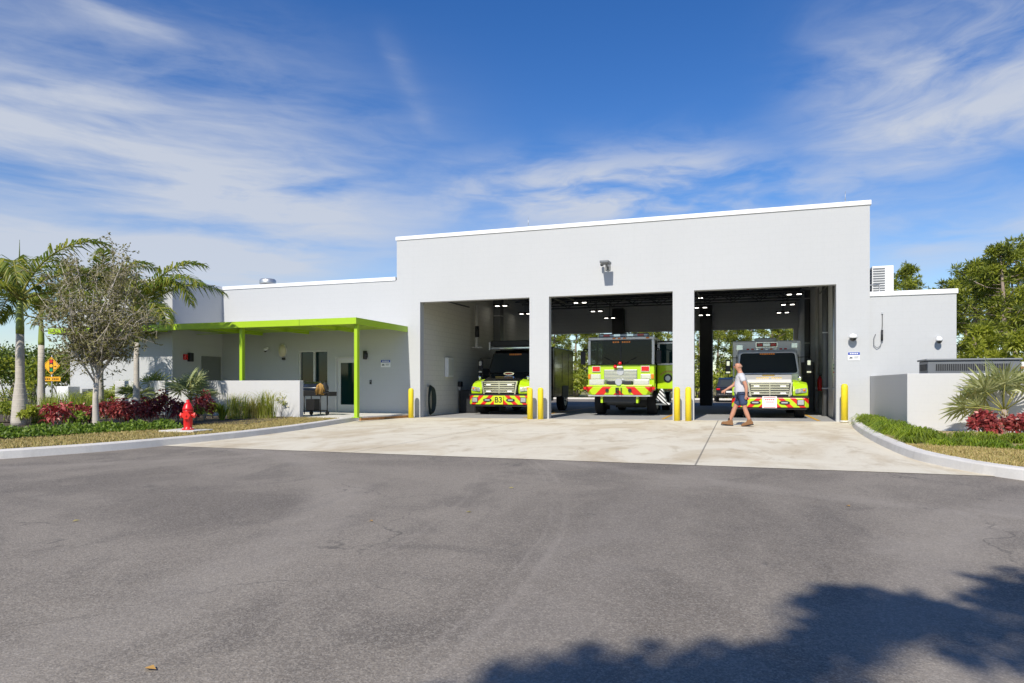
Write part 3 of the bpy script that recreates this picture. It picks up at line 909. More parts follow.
b = MB(); b.box(-.40, .40, -.015, -.0122, 1.305, 1.313); b.box(-.40, .40, -.015, -.0122, 1.465, 1.473)
for i in range(9):
    if i != 4: b.box(-.36 + i * .08, -.36 + i * .08 + .055, -.015, -.0122, 1.35, 1.42)
b.build('lettering', M['black'], pl)
# ------------------------------------------------------------------ vehicles (front faces -Y, origin on the floor under the bumper)
def wheel(parent, x, y, r=.5, w=.3):
    t = MB().tube([(x - w / 2, y, r), (x - w / 2 + .03, y, r), (x + w / 2 - .03, y, r), (x + w / 2, y, r)], [r * .93, r, r, r * .93], 28).build('wheel', M['rubber'], parent)
    s = 1 if x > 0 else -1
    MB().tube([(x + s * (w / 2 - .05), y, r), (x + s * (w / 2 + .01), y, r)], [r * .58, r * .56], 18).build('rim', M['steel'], t)
    MB().tube([(x + s * w / 2, y, r), (x + s * (w / 2 + .07), y, r)], [r * .22, r * .16], 10).build('hub', M['chrome'], t)


def lamp_unit(parent, name, x0, x1, z0, z1, y, m='pale_blue_lens', frame='chrome', depth=.05):
    o = MB().box(x0, x1, y - depth, y, z0, z1).build(name, M[m], parent, .012)
    b = MB(); e = .018
    b.box(x0 - e, x1 + e, y - depth * .7, y, z1, z1 + e); b.box(x0 - e, x1 + e, y - depth * .7, y, z0 - e, z0)
    b.box(x0 - e, x0, y - depth * .7, y, z0, z1); b.box(x1, x1 + e, y - depth * .7, y, z0, z1)
    b.build('bezel', M[frame], o)
    return o


def rounded(pts, n=5, r=.08):
    out = []
    for i in range(len(pts)):
        p, a, c = Vector(pts[i]), Vector(pts[i - 1]), Vector(pts[(i + 1) % len(pts)])
        p0 = p + (a - p).normalized() * r; p1 = p + (c - p).normalized() * r
        for k in range(n + 1):
            t = k / n; out.append(tuple((1 - t) ** 2 * p0 + 2 * t * (1 - t) * p + t * t * p1))
    return out


def truck(name, label, cat, loc, hood_m, cab_m, z0=0.0):
    """long-nosed truck front: hood, fenders, grille, headlights, bumper, cab"""
    t = thing(name, label, cat, loc)
    # bumper
    bp = MB(); bp.prism([(-1.22, .02), (-1.10, -.10), (1.10, -.10), (1.22, .02), (1.22, .16), (-1.22, .16)], 2, .40, .745)
    bump = bp.build('bumper', M['chevron'], t, .02)
    b = MB(); b.box(-1.2, 1.2, -.085, .15, .752, .80); b.box(-1.15, 1.15, -.05, .16, .33, .395); b.build('bumper_edge', M['black'], bump)
    for sx in (-1, 1):
        b = MB().prism([(sx * .46 + .17 * math.cos(a), .575 + .065 * math.sin(a)) for a in [i * PI / 8 for i in range(16)]], 1, -.125, -.101); rc = b.build('tow_recess', M['black'], bump)
        MB().box(sx * .46 - .10, sx * .46 + .10, -.132, -.1255, .55, .60).build('tow_hook', M['steel'], rc)
        lamp_unit(bump, 'fog_lamp', sx * .96 - .10, sx * .96 + .10, .50, .66, -.10, 'pale_blue_lens', 'black', .035)
    # hood
    hd = MB().prism([(.02, .80), (-.02, 1.20), (.06, 1.31), (.30, 1.40), (1.55, 1.63), (1.62, 1.63), (1.62, .80)], 0, -.70, .70)
    for i in range(len(hd.v)):
        p = hd.v[i]; k = 1 + .16 * max(0, p[1]) / 1.6
        hd.v[i] = (p[0] * k, p[1], p[2])
    hood = hd.build('hood', hood_m, t, .06, seg=4)
    # grille
    gr = MB()
    gr.prism([(-.66, 1.26), (.66, 1.26), (.58, .82), (-.58, .82)], 1, -.055, -.022)
    go = gr.build('grille', M['dark_metal'], t, .01)
    b = MB()
    for k in range(5): b.box(-.61 + (4 - k) * .005, .61 - (4 - k) * .005, -.085, -.056, .855 + k * .083, .905 + k * .083)
    b.build('grille_bar', M['chrome'], go)
    b = MB(); b.prism([(-.72, 1.30), (.72, 1.30), (.66, 1.262), (-.66, 1.262)], 1, -.07, -.02); b.box(-.02, .02, -.088, -.086, .83, 1.25); b.prism([(-.72, 1.30), (-.66, 1.262), (-.58, .80), (-.64, .80)], 1, -.07, -.02); b.prism([(.72, 1.30), (.64, .80), (.58, .80), (.66, 1.262)], 1, -.07, -.02)
    b.build('surround', M['chrome'], go)
    for sx in (-1, 1):
        for zz in (.91, 1.16): MB().box(sx * .42 - .09, sx * .42 + .09, -.10, -.087, zz - .025, zz + .025).build('warning_light', M['white'], go)
    # fenders
    for sx in (-1, 1):
        prof = [(.03, .80), (.0, .98), (.05, 1.16), (.20, 1.32), (.5, 1.40), (1.2, 1.42), (1.65, 1.36), (1.65, .80), (1.52, .80)]
        for k in range(9):
            a = PI * k / 8
            prof.append((.98 + .54 * math.cos(a), .80 + .30 * math.sin(a)))
        prof.append((.44, .80))
        f = MB().prism(prof, 0, min(sx * .72, sx * 1.21), max(sx * .72, sx * 1.21))
        for i in range(len(f.v)):
            p = f.v[i]
            if abs(p[0]) > 1.0:
                f.v[i] = (p[0], p[1] + (.10 if p[1] < .3 else 0), p[2] - (.12 if p[2] > 1.1 else 0))
            else:
                f.v[i] = (p[0] * (1 + .08 * min(p[1], 1)), p[1], p[2])
        fe = f.build('fender', M['fluoro'], t, .045, seg=3)
        h = MB().prism(rounded([(sx * .80, 1.05), (sx * 1.17, 1.10), (sx * 1.16, .93), (sx * .80, .90)][::sx], 3, .04), 1, -.02, .10)
        for i in range(len(h.v)):
            p = h.v[i]; h.v[i] = (p[0], p[1] + .10 * (abs(p[0]) - .80) / .37, p[2])
        hl = h.build('headlight', M['pale_blue_lens'], t, .01)
        MB().ball((sx * 1.08, .055, 1.02), .05, 10, 0, (1, .5, 1)).build('indicator', M['amber'], hl)
        b = MB().tube([(sx * .92, .008, .995), (sx * .92, .02, .995)], .07, 14); b.build('reflector', M['chrome'], hl)
        MB().ball((sx * .98, .45, 1.46), .075, 12, 0, (1, .8, .9)).tube([(sx * .98, .45, 1.36), (sx * .98, .45, 1.43)], .04, 8).build('hood_lamp', M['chrome'], fe)
    # cab
    cz = 2.58
    side = [(1.60, .62), (1.60, 1.60), (2.02, 2.44), (2.25, cz), (3.3, cz + .03), (3.3, .62)]
    cb = MB().prism(side, 0, -1.07, 1.07)
    for i in range(len(cb.v)):
        p = cb.v[i]
        if p[2] > 2.2: cb.v[i] = (p[0] * .955, p[1], p[2])
    cab = cb.build('cab', cab_m, t, .09, seg=4)
    dy, dz = .42, .84; L = math.hypot(dy, dz); ux, uz = dy / L, dz / L; ny, nz = -uz, ux
    ws = rounded([(-1.0, 0.03), (1.0, .03), (.92, .90), (-.92, .90)], 5, .12)
    b = MB(); n = len(ws)
    for off in (.012, .03):
        for (x, s_) in ws:
            bow = -.05 * (1 - (x / 1.0) ** 2)
            b.v.append((x, 1.60 + ux * s_ + ny * off + bow * .4, 1.62 + uz * s_ + nz * off))
    b.face(range(n, 2 * n)); b.face(list(range(n))[::-1])
    for i in range(n): b.face((i, (i + 1) % n, n + (i + 1) % n, n + i))
    wsn = b.build('windscreen', M['windscreen_solid'], t)
    wr = rounded([(-1.05, -.015), (1.05, -.015), (.965, .945), (-.965, .945)], 5, .15)
    b = MB()
    for off in (.006, .024):
        for q in (wr, ws):
            for (x, s_) in q:
                bow = -.05 * (1 - min(1, abs(x)) ** 2)
                b.v.append((x, 1.60 + ux * s_ + ny * off + bow * .4, 1.62 + uz * s_ + nz * off))
    for i in range(n):
        j = (i + 1) % n
        b.face((2 * n + i, 2 * n + j, 3 * n + j, 3 * n + i)); b.face((i, 2 * n + i, 2 * n + j, j)[::-1])
    b.build('windscreen_frame', cab_m if cab_m is not M['white_paint'] else M['white_paint'], wsn)
    for sx in (-.5, .42):
        b = MB().tube([(sx, 1.585, 1.66), (sx + .42, 1.66, 1.80)], .012, 6); b.build('wiper', M['black'], wsn)
    b = MB()
    zz = .865
    for k in range(7):
        x = -.26 + k * .075
        b.box(x, x + .058, 1.60 + ux * zz - .062, 1.60 + ux * zz - .05, 1.62 + uz * zz - .02, 1.62 + uz * zz + .04)
    b.build('height_notice', M['amber'], wsn)
    # mirrors
    for sx in (-1, 1):
        mr = MB().box(sx * 1.36 - .09, sx * 1.36 + .09, 1.52, 1.62, 1.62, 2.18).build('mirror', M['black'], t, .025)
        MB().box(sx * 1.36 - .07, sx * 1.36 + .07, 1.50, 1.518, 1.66, 1.72).build('mirror_trim', M['chrome'], mr); MB().box(sx * 1.36 - .05, sx * 1.36 + .05, 1.50, 1.518, 1.95, 2.12).build('mirror_trim', M['chrome'], mr)
        MB().tube([(sx * 1.05, 1.85, 2.26), (sx * 1.36, 1.57, 2.26), (sx * 1.36, 1.57, 1.5), (sx * 1.08, 1.75, 1.5)], .018, 6).build('mirror_arm', M['black'], mr)
    # side glass and doors
    for sx in (-1, 1):
        xx = sx * 1.075
        dg = MB().prism([(1.95, .95), (3.15, .95), (3.15, 1.62), (1.95, 1.62)], 0, min(xx, xx + sx * .012), max(xx, xx + sx * .012)).build('door', cab_m, t)
        xw = sx * 1.062
        MB().prism([(2.0, 1.68), (3.1, 1.68), (3.1, 2.38), (2.28, 2.38)], 0, min(xw, xw + sx * .012), max(xw, xw + sx * .012)).build('side_window', M['windscreen_solid'], dg)
        MB().box(min(xx + sx * .013, xx + sx * .05), max(xx + sx * .013, xx + sx * .05), 2.95, 3.1, 1.48, 1.53).build('handle', M['chrome'], dg)
    MB().box(-.45, .45, .2, 6.2, .42, .78).box(-.95, .95, .7, .95, .38, .62).build('chassis', M['dark_metal'], t)
    for x in (-1.0, 1.0): wheel(t, x, .98)
    return t, hood, cab, bump


M['windscreen_solid'] = glass_mat('tinted_windscreen', (.035, .042, .044), .10, .0)

# ambulance in the third bay
ax, ay = 1.0, 24.42
amb, hood, cab, bump = truck('ambulance', 'white and fluorescent lime ambulance with a silver box body, parked in the third bay', 'ambulance', (ax, ay, gz(ax, D)), M['white_paint'], M['white_paint'])
bx = MB().box(-1.21, 1.21, 2.75, 7.2, .72, 2.97)
mod = bx.build('box_body', M['silver_paint'], amb, .06, seg=3)
MB().box(-1.216, -1.211, 2.82, 7.1, .80, 1.9).build('side_stripe', M['fluoro'], mod); MB().box(1.211, 1.216, 2.82, 7.1, .80, 1.9).build('side_stripe', M['fluoro'], mod)
MB().box(-1.15, -1.075, 2.735, 2.749, .80, 1.9).build('edge_stripe', M['fluoro'], mod)
for x0, x1, z0, z1, mm in ((-.36, .36, 2.72, 2.88, 'red_dark'), (-1.08, -.84, 2.60, 2.82, 'pale_blue_lens'), (.86, 1.08, 2.66, 2.86, 'pale_blue_lens')):
    if mm == 'red_dark':
        o = lamp_unit(mod, 'warning_light', x0, x1, z0, z1, 2.75, 'dark_metal', 'chrome', .06)
        MB().box(-.12, .12, 2.67, 2.689, 2.75, 2.85).build('lens', M['pale_blue_lens'], o)
        for sx in (-1, 1): MB().box(sx * .24 - .09, sx * .24 + .09, 2.67, 2.689, 2.75, 2.85).build('lens', M['red_lens'], o)
    else:
        lamp_unit(mod, 'scene_light', x0, x1, z0, z1, 2.75, mm, 'white_paint', .06)
for k in range(9):
    x = -.66 + k * .165
    MB().box(x - .05, x + .05, 2.70, 2.749, 2.60, 2.66).build('marker_light', M['red_lens' if k in (0, 1, 7, 8) else ('amber' if k % 2 else 'pale_blue_lens')], mod, .01)
MB().box(-.4, .4, 3.6, 4.6, 2.972, 3.14).build('roof_unit', M['silver_paint'], mod, .05)
b = MB()
for k in range(12):
    if k in (6,): continue
    b.box(-.41 + k * .07, -.41 + k * .07 + .05, .58, .60, 1.446, 1.486)
b.build('lettering', M['gold'], hood)
b = MB().prism([(.22 * math.cos(a), 1.565 + .035 * math.sin(a)) for a in [i * PI / 8 for i in range(16)]], 1, 1.02, 1.06); b.build('badge', M['dark_metal'], hood)
MB().box(-.2, .2, 1.00, 1.019, 1.555, 1.575).build('badge_trim', M['gold'], hood)
b = MB().box(-.24, .22, -.145, -.126, .38, .80); pl = b.build('number_board', M['white'], bump)
b = MB(); b.box(-.20, .18, -.150, -.1455, .755, .775); b.box(-.20, .18, -.150, -.1455, .40, .42)
for i in range(5): b.box(-.15 + i * .062, -.15 + i * .062 + .04, -.150, -.1455, .66, .70)
for i in range(4): b.box(-.11 + i * .062, -.11 + i * .062 + .04, -.150, -.1455, .58, .61)
M['red_ink'] = mat('red_ink', (.5, .06, .05), .5); b.build('print', M['red_ink'], pl)
for x in (-1.0, 1.0): wheel(amb, x, 5.4)

amb.scale = (1.0, 1.0, .945)
# brush truck in the first bay
tx, ty = -9.02, 25.35
br, hood, cab, bump = truck('brush_truck', 'black and lime brush truck with a yellow B3 bumper plate in the first bay', 'fire truck', (tx, ty, gz(tx, D)), M['black_paint'], M['black_paint'])
br.scale = (1.06, 1.04, 1.04)
bo = MB().box(-1.2, 1.2, 3.45, 7.0, .62, 2.78).build('box_body', M['black_paint'], br, .04)
for sx in (-1, 1):
    for y0, y1, z0_, z1_ in ((3.6, 4.75, .8, 2.6), (4.85, 5.9, 1.3, 2.6), (6.0, 6.9, .8, 2.6)):
        MB().box(min(sx * 1.202, sx * 1.212), max(sx * 1.202, sx * 1.212), y0, y1, z0_, z1_).build('locker_door', M['black_paint'], bo)
    MB().box(min(sx * 1.2, sx * 1.222), max(sx * 1.2, sx * 1.222), 4.85, 5.95, .60, 1.12).build('wheel_arch', M['black'], bo)
rk = MB().box(-1.05, 1.05, 1.90, 2.5, 2.74, 2.98).build('roof_rack', M['black'], br, .03)
MB().box(-1.02, 1.02, 1.82, 2.02, 2.62, 2.72).build('light_bar', M['pale_blue_lens'], br, .03)
MB().box(-1.1, -1.04, 1.82, 1.9, 2.6, 2.92).box(1.04, 1.10, 1.82, 1.9, 2.6, 2.92).build('rack_bracket', M['steel'], rk)
b = MB()
for k in range(11): b.box(-.36 + k * .066, -.36 + k * .066 + .05, .52, .54, 1.448, 1.486)
b.build('lettering', M['gold'], hood)
b = MB().prism([(.22 * math.cos(a) + .02, 1.60 + .06 * math.sin(a)) for a in [i * PI / 8 for i in range(16)]], 1, 1.00, 1.06); bd = b.build('badge', M['chrome'], hood)
MB().prism([(.17 * math.cos(a) + .02, 1.60 + .04 * math.sin(a)) for a in [i * PI / 8 for i in range(16)]], 1, .993, .999).build('badge_face', M['red_lens'], bd)
M['plate_yellow'] = mat('plate_yellow', (.62, .66, .02), .35)
pl = MB().box(-.18, .18, -.16, -.126, .41, .74).build('number_board', M['plate_yellow'], bump, .006)
text_mesh('B3', .30, 'number', M['black'], pl, (0, -.165, .575))
for x in (-1.06, 1.06): wheel(br, x, 5.4)

# fire engine in the second bay --------------------------------------------------------------
ex, ey = -4.2, 24.95
en = thing('fire_engine', 'fluorescent lime fire engine with red chevron bumper marked E1 and its right door open', 'fire engine', (ex, ey, gz(ex, D)))
# bumper: splayed, deck and corner lamps
b = MB()
lo, hi = (-1.16, 1.16, .78), (-1.29, 1.29, 1.10)
bo_ = [(-1.12, .06), (-1.0, -.06), (1.0, -.06), (1.12, .06), (1.12, .6), (-1.12, .6)]
to_ = [(-1.29, .0), (-1.16, -.10), (1.16, -.10), (1.29, .0), (1.29, .6), (-1.29, .6)]
n = 6
b.v = [(x, y, .80) for x, y in bo_] + [(x, y, 1.10) for x, y in to_]
b.face(range(n - 1, -1, -1)); b.face(range(n, 2 * n))
for i in range(n): b.face((i, (i + 1) % n, n + (i + 1) % n, n + i))
bump = b.build('bumper', M['chevron_wide'], en, .015)
MB().box(-1.22, 1.22, -.02, .6, 1.102, 1.17).build('bumper_deck', M['fluoro'], bump, .02)
MB().box(-1.15, 1.15, -.03, .55, .745, .797).build('bumper_edge', M['steel'], bump)
np_ = MB().box(-.24, .30, -.10, -.085, .83, 1.08)
text_mesh('E1', .30, 'number', M['black'], bump, (.03, -.125, .95), ext=.03)
for sx in (-1, 1):
    MB().tube([(sx * .42, -.085, .97), (sx * .42, -.13, .97)], .065, 12).build('tow_eye', M['black'], bump)
    MB().box(sx * 1.27 - .05, sx * 1.27 + .05, -.06, .02, 1.0, 1.1).build('side_marker', M['red_lens'], bump)
# deck equipment above the bumper
lamp_unit(en, 'deck_lamp', -1.10, -.56, 1.19, 1.36, .04, 'pale_blue_lens', 'chrome', .08)
lamp_unit(en, 'deck_lamp', .56, 1.10, 1.19, 1.36, .04, 'pale_blue_lens', 'chrome', .08)
MB().box(-.46, -.12, -.02, .3, 1.19, 1.32).build('siren_grille', M['dark_metal'], en, .01); MB().box(.12, .46, -.02, .3, 1.19, 1.32).build('siren_grille', M['dark_metal'], en, .01)
MB().tube([(0, -.06, 1.28), (0, .1, 1.28)], [.13, .10], 14).build('siren', M['steel'], en)
# cab shell: lower front, roof, pillars, sides, floor -> hollow behind the screen
W = 1.25; F0 = .40
b = MB().box(-W, W, F0, F0 + .12, 1.05, 1.93)
fr = b.build('cab_front', M['fluoro'], en, .04)
b = MB().box(-W, W, F0 + .05, 3.9, 2.86, 2.98); rf = b.build('cab_roof', M['silver_paint'], en, .04)
for sx in (-1, 1):
    b = MB(); x0, x1 = sorted((sx * W, sx * (W - .10))); b.box(x0, x1, F0 + .01, F0 + .16, 1.93, 2.86); b.build('pillar', M['silver_paint'], en, .02)
    b = MB(); x0, x1 = sorted((sx * W, sx * (W - .06)))
    if sx < 0:
        b.box(x0, x1, F0 + .13, 3.9, .85, 1.93)
    else:
        b.box(x0, x1, F0 + .13, F0 + .55, .95, 1.93); b.box(x0, x1, 1.95, 3.9, .85, 1.93)
    b.box(x0, x1, 1.9, 2.1, 1.931, 2.859); b.box(x0, x1, 3.2, 3.9, 1.931, 2.859)
    b.build('cab_side', M['fluoro'], en, .015)
MB().box(-1.18, 1.18, 3.84, 3.9, .85, 2.85).build('cab_rear', M['dark_metal'], en)
MB().box(-1.18, 1.18, F0 + .13, 3.83, 1.0, 1.06).build('cab_floor', M['dark_metal'], en)
b = MB().box(-1.18, 1.18, F0 + .13, F0 + .5, 1.5, 1.96); dash = b.build('dashboard', M['black'], en, .05)
b = MB().tube([(.6 + .21 * math.cos(a), F0 + .62 + .06 * math.sin(a), 2.02 + .19 * math.sin(a)) for a in [i * PI / 10 for i in range(21)]], .018, 6); b.build('steering_wheel', M['black'], dash)
for x in (-.62, .62):
    s = MB().box(x - .27, x + .27, 1.3, 1.42, 1.35, 2.38).box(x - .27, x + .27, 1.0, 1.3, 1.3, 1.42).build('seat', M['dark_metal'], en, .05)
    MB().box(x - .14, x + .14, 1.3, 1.4, 2.40, 2.58).build('headrest', M['dark_metal'], s, .03)
wsn = MB().box(-1.15, 1.15, F0 + .03, F0 + .045, 1.95, 2.84).build('windscreen', M['windscreen'], en)
MB().box(-.02, .02, F0 + .02, F0 + .05, 1.95, 2.84).build('centre_bar', M['black'], wsn)
b = MB(); b.box(-1.15, 1.15, F0 + .018, F0 + .05, 1.932, 1.965); b.box(-1.15, 1.15, F0 + .018, F0 + .05, 2.825, 2.858); b.build('gasket', M['black'], wsn)
for sx in (-1, 1): MB().tube([(sx * .15, F0 - .01, 1.96), (sx * .62, F0 + .02, 2.22)], .014, 6).build('wiper', M['black'], wsn)
b = MB()
for k in range(8):
    if k != 3: b.box(-.30 + k * .085, -.30 + k * .085 + .065, F0 + .008, F0 + .016, 2.75, 2.81)
b.build('height_notice', M['amber'], wsn)
MB().box(-.62, .62, F0 - .04, F0 - .005, 1.22, 1.74).build('grille', M['grille'], fr, .01)
g = MB()
for k in range(9): g.box(-.60, .60, F0 - .055, F0 - .041, 1.26 + k * .052, 1.285 + k * .052)
g.build('grille_bar', M['chrome'], fr)
for sx in (-1, 1):
    lamp_unit(fr, 'warning_light', sx * .92 - .14, sx * .92 + .14, 1.68, 1.86, F0, 'red_lens', 'chrome', .06)
    h = lamp_unit(fr, 'headlight', sx * .94 - .17, sx * .94 + .17, 1.40, 1.56, F0, 'pale_blue_lens', 'chrome', .06)
    MB().box(min(sx * 1.14, sx * 1.23), max(sx * 1.14, sx * 1.23), F0 - .05, F0, 1.40, 1.58).build('indicator', M['amber'], fr, .01)
em = MB().tube([(0, F0 - .06, 1.66), (0, F0 - .10, 1.66)], .13, 18).build('emblem', M['steel'], fr)
MB().box(-.11, .11, F0 - .22, F0 - .06, 1.80, 1.87).build('bell_bracket', M['chrome'], fr, .01)
for x, z in ((0, 1.98), (-.18, 1.85)): MB().ball((x, F0 - .14, z), .075, 12).build('beacon', M['red_lens'], fr)
for x in (-.26, -.06, .14, 1.0): MB().box(x - .055, x + .055, F0 + .0, F0 + .05, 2.90, 2.95).build('marker_light', M['amber'], rf, .008)
lb = MB().box(-.90, 1.0, F0 + .35, F0 + .7, 2.985, 3.13).build('light_bar', M['grille'], rf, .04)
for x in (-.6, -.2, .3, .7): MB().box(x - .12, x + .12, F0 + .335, F0 + .349, 3.02, 3.10).build('lens', M['red_lens' if abs(x) > .5 else 'pale_blue_lens'], lb)
# near-side mirror and the open door
for sx in (-1, 1):
    mr = MB().box(sx * 1.42 - .09, sx * 1.42 + .09, F0 - .12, F0 - .02, 1.95, 2.45).build('mirror', M['black'], en, .03)
    MB().tube([(sx * 1.24, F0 + .1, 2.55), (sx * 1.42, F0 - .06, 2.5), (sx * 1.42, F0 - .06, 2.42)], .02, 6).build('mirror_arm', M['black'], mr)
dm = Matrix.Translation((1.27, 1.12, 0)) @ Matrix.Rotation(math.radians(-12), 4, 'Z')
dr = MB().box(0, .80, 0, .07, 1.02, 1.92, 0, dm).build('door', M['fluoro'], en, .02)
MB().box(0, .80, 0, .07, 1.921, 1.99, 0, dm).box(0, .80, 0, .07, 2.72, 2.84, 0, dm).box(0, .09, 0, .07, 1.99, 2.72, 0, dm).box(.72, .80, 0, .07, 1.99, 2.72, 0, dm).build('window_frame', M['silver_paint'], dr, .012)
MB().box(.09, .72, .025, .04, 1.99, 2.72, 0, dm).build('window', M['glass'], dr)
MB().box(.02, .78, -.012, -.002, 2.78, 2.84, 0, dm).build('rain_rail', M['black'], dr)
b = MB(); b.tube([dm @ Vector((.42, -.004, 1.42)), dm @ Vector((.42, -.02, 1.42))], .165, 24); e1 = b.build('emblem', M['black'], dr)
MB().tube([dm @ Vector((.42, -.0205, 1.42)), dm @ Vector((.42, -.026, 1.42))], .10, 20).build('emblem_face', M['steel'], e1)
b = MB()
for k in range(8):
    a = math.radians(150 - k * 17); p = (.42 + .30 * math.cos(a), 1.44 + .24 * math.sin(a))
    b.box(p[0] - .035, p[0] + .035, -.012, -.003, p[1] - .03, p[1] + .03, 0, dm)
b.build('lettering', M['gold'], dr)
M['step_chevron'] = chevron_mat('step_striping', (.75, .76, .76), (.02, .02, .02), 7.0)
st = MB().prism([(1.24, .62), (1.42, 1.02), (1.50, 1.02), (1.62, .52), (1.78, .45), (1.70, .40)], 1, .9, 1.3).build('fold_down_step', M['step_chevron'], en, .01)
MB().box(1.2, 1.7, 1.3, 1.9, .40, .46).build('step_tread', M['steel'], en)
MB().box(1.0, 1.26, 2.2, 3.8, .45, .84).build('fuel_tank', M['dark_metal'], en, .03)
# chassis and body behind the cab
MB().box(-.5, .5, .4, 9.0, .45, .82).box(-1.0, 1.0, 1.75, 2.0, .36, .58).box(-.6, .6, .2, .6, .52, .75).build('chassis', M['dark_metal'], en)
for sx in (-1, 1): MB().box(sx * 1.02 - .22, sx * 1.02 + .22, 2.55, 2.58, .16, .85).build('mud_flap', M['rubber'], en)
MB().box(-.62, .62, 2.9, 6.2, .24, .5).build('tank_guard', M['dark_metal'], en)
MB().box(-.7, -.62, .1, .5, .5, .78).box(.62, .7, .1, .5, .5, .78).build('suspension', M['fluoro'], en)
bd = MB().box(-1.24, 1.24, 4.0, 9.0, .85, 2.6).build('body', M['fluoro'], en, .03)
MB().box(-1.1, 1.1, 4.1, 8.9, 2.601, 3.0).build('hose_bed', M['dark_metal'], bd, .03)
for sx in (-1, 1):
    for k in range(3): MB().box(min(sx * 1.241, sx * 1.255), max(sx * 1.241, sx * 1.255), 4.2 + k * 1.6, 5.6 + k * 1.6, 1.0, 2.4).build('roller_shutter', M['steel'], bd)
for x in (-1.02, 1.02):
    wheel(en, x, 1.85, .53, .34); wheel(en, x, 7.0, .53, .34)

# dark car on the rear drive
cp = GY(728.5, 402, 49.0)
car = thing('parked_car', 'dark blue grey sport utility car parked beyond the bays, seen from behind', 'car', (cp.x + .1, 49.0, .03), math.radians(4))
M['navy'] = mat('navy_car_paint', (.018, .022, .032), .15, .2, coat=.6)
b = MB().prism([(0, .38), (0, .95), (.12, 1.02), (2.9, 1.06), (4.3, .95), (4.5, .7), (4.5, .38)], 0, -.92, .92); b.build('body', M['navy'], car, .08, seg=3)
b = MB().prism([(.10, 1.02), (.42, 1.62), (.7, 1.70), (2.2, 1.68), (3.1, 1.05)], 0, -.86, .86)
for i in range(len(b.v)):
    if b.v[i][2] > 1.3: b.v[i] = (b.v[i][0] * .84, b.v[i][1], b.v[i][2])
b.build('cabin', M['navy'], car, .05, seg=3)
b = MB().prism([(-.66, 1.12), (.66, 1.12), (.58, 1.52), (-.58, 1.52)], 1, 0, .02)
for i in range(len(b.v)):
    p = b.v[i]; b.v[i] = (p[0], p[1] + .125 + (p[2] - 1.1) * .54, p[2])
b.build('rear_window', M['windscreen_solid'], car)
for sx in (-1, 1): MB().box(min(sx * .66, sx * .9), max(sx * .66, sx * .9), -.03, .05, .84, .96).build('tail_light', M['red_lens'], car, .02)
MB().box(-.26, .26, -.025, -.001, .66, .78).build('number_plate', M['white'], car)
MB().box(-.88, .88, -.07, .1, .40, .58).build('rear_bumper', M['black'], car, .04); MB().box(-.6, .6, -.085, -.071, .52, .55).build('bumper_trim', M['chrome'], car)
for x in (-.80, .80):
    for y in (.85, 3.6): MB().tube([(x - .11, y, .34), (x + .11, y, .34)], .34, 18).build('wheel', M['rubber'], car)

# inside the bays --------------------------------------------------------------------------
fz = .02
t = thing('hose_rack', 'dark green hose hanging in loops on the block wall just inside the first bay', 'hose', (-11.45, 23.9, 0))
M['hose'] = mat('hose_green', (.02, .035, .028), .6)
MB().box(0, .06, -.12, .12, 1.15, 1.22).build('bracket', M['steel'], t)
for k in range(5):
    b = MB(); r = .17 + .03 * k
    b.tube([(.08 + .025 * k, r * math.sin(a), .64 - .56 * math.cos(a) * (1 - .03 * k)) for a in [i * PI / 12 for i in range(25)]], .022, 8); b.build('hose_loop', M['hose'], t)
t = thing('electrical_box', 'pale wall mounted panel box on the block wall of the first bay', 'panel box', (-11.45, 25.7, 1.95))
MB().box(0, .16, -.28, .28, -.40, .40).build('casing', M['white'], t, .015); MB().box(.161, .17, -.22, .22, -.33, .33).build('cover', M['frame_white'], t)
t = thing('soap_dispenser', 'black dispenser above the dark cabinet in the first bay', 'dispenser', (-11.45, 26.9, 1.25))
MB().box(0, .14, -.13, .13, -.1, .12).build('housing', M['black'], t, .02); MB().box(.02, .12, -.1, .1, -.26, -.11).build('tray', M['steel'], t)
t = thing('storage_cabinet', 'low black storage cabinet against the block wall of the first bay', 'cabinet', (-11.40, 27.3, fz))
MB().box(0, .75, -.5, .8, 0, .98).build('casing', M['black'], t, .015); MB().box(.752, .765, -.46, .76, .06, .94).build('door', M['dark_metal'], t); MB().box(.08, .7, -.52, -.502, .06, .94).build('side_panel', M['dark_metal'], t)
t = thing('tall_locker', 'tall dark gear locker beside the brush truck in the first bay', 'locker', (-11.3, 29.9, fz))
MB().box(0, .8, -.5, .5, 0, 1.95).build('casing', M['dark_metal'], t, .01); MB().box(.05, .75, -.515, -.502, .1, 1.85).build('door', M['black'], t)
t = thing('exhaust_hose', 'pale exhaust hose drop hanging from the ceiling of the first bay', 'hose', (-11.1, 28.1, 2.9))
MB().tube([(0, 0, 0), (0, 0, 1.9)], .07, 10).build('hose', M['frame_white'], t); MB().tube([(-.25, 0, 0), (.28, 0, 0)], .035, 8).build('boom', M['frame_white'], t); MB().tube([(.02, .02, .45), (.02, .02, .95)], .10, 10).build('balancer', M['dark_metal'], t)
t = thing('air_duct', 'square grey duct riser high on the left wall of the first bay', 'duct', (-11.45, 31.5, 3.2))
MB().box(0, .35, -.25, .25, 0, 2.9).build('duct', M['grey_metal'], t); MB().box(-.0, .4, -.3, .3, 1.4, 1.45).build('flange', M['steel'], t)
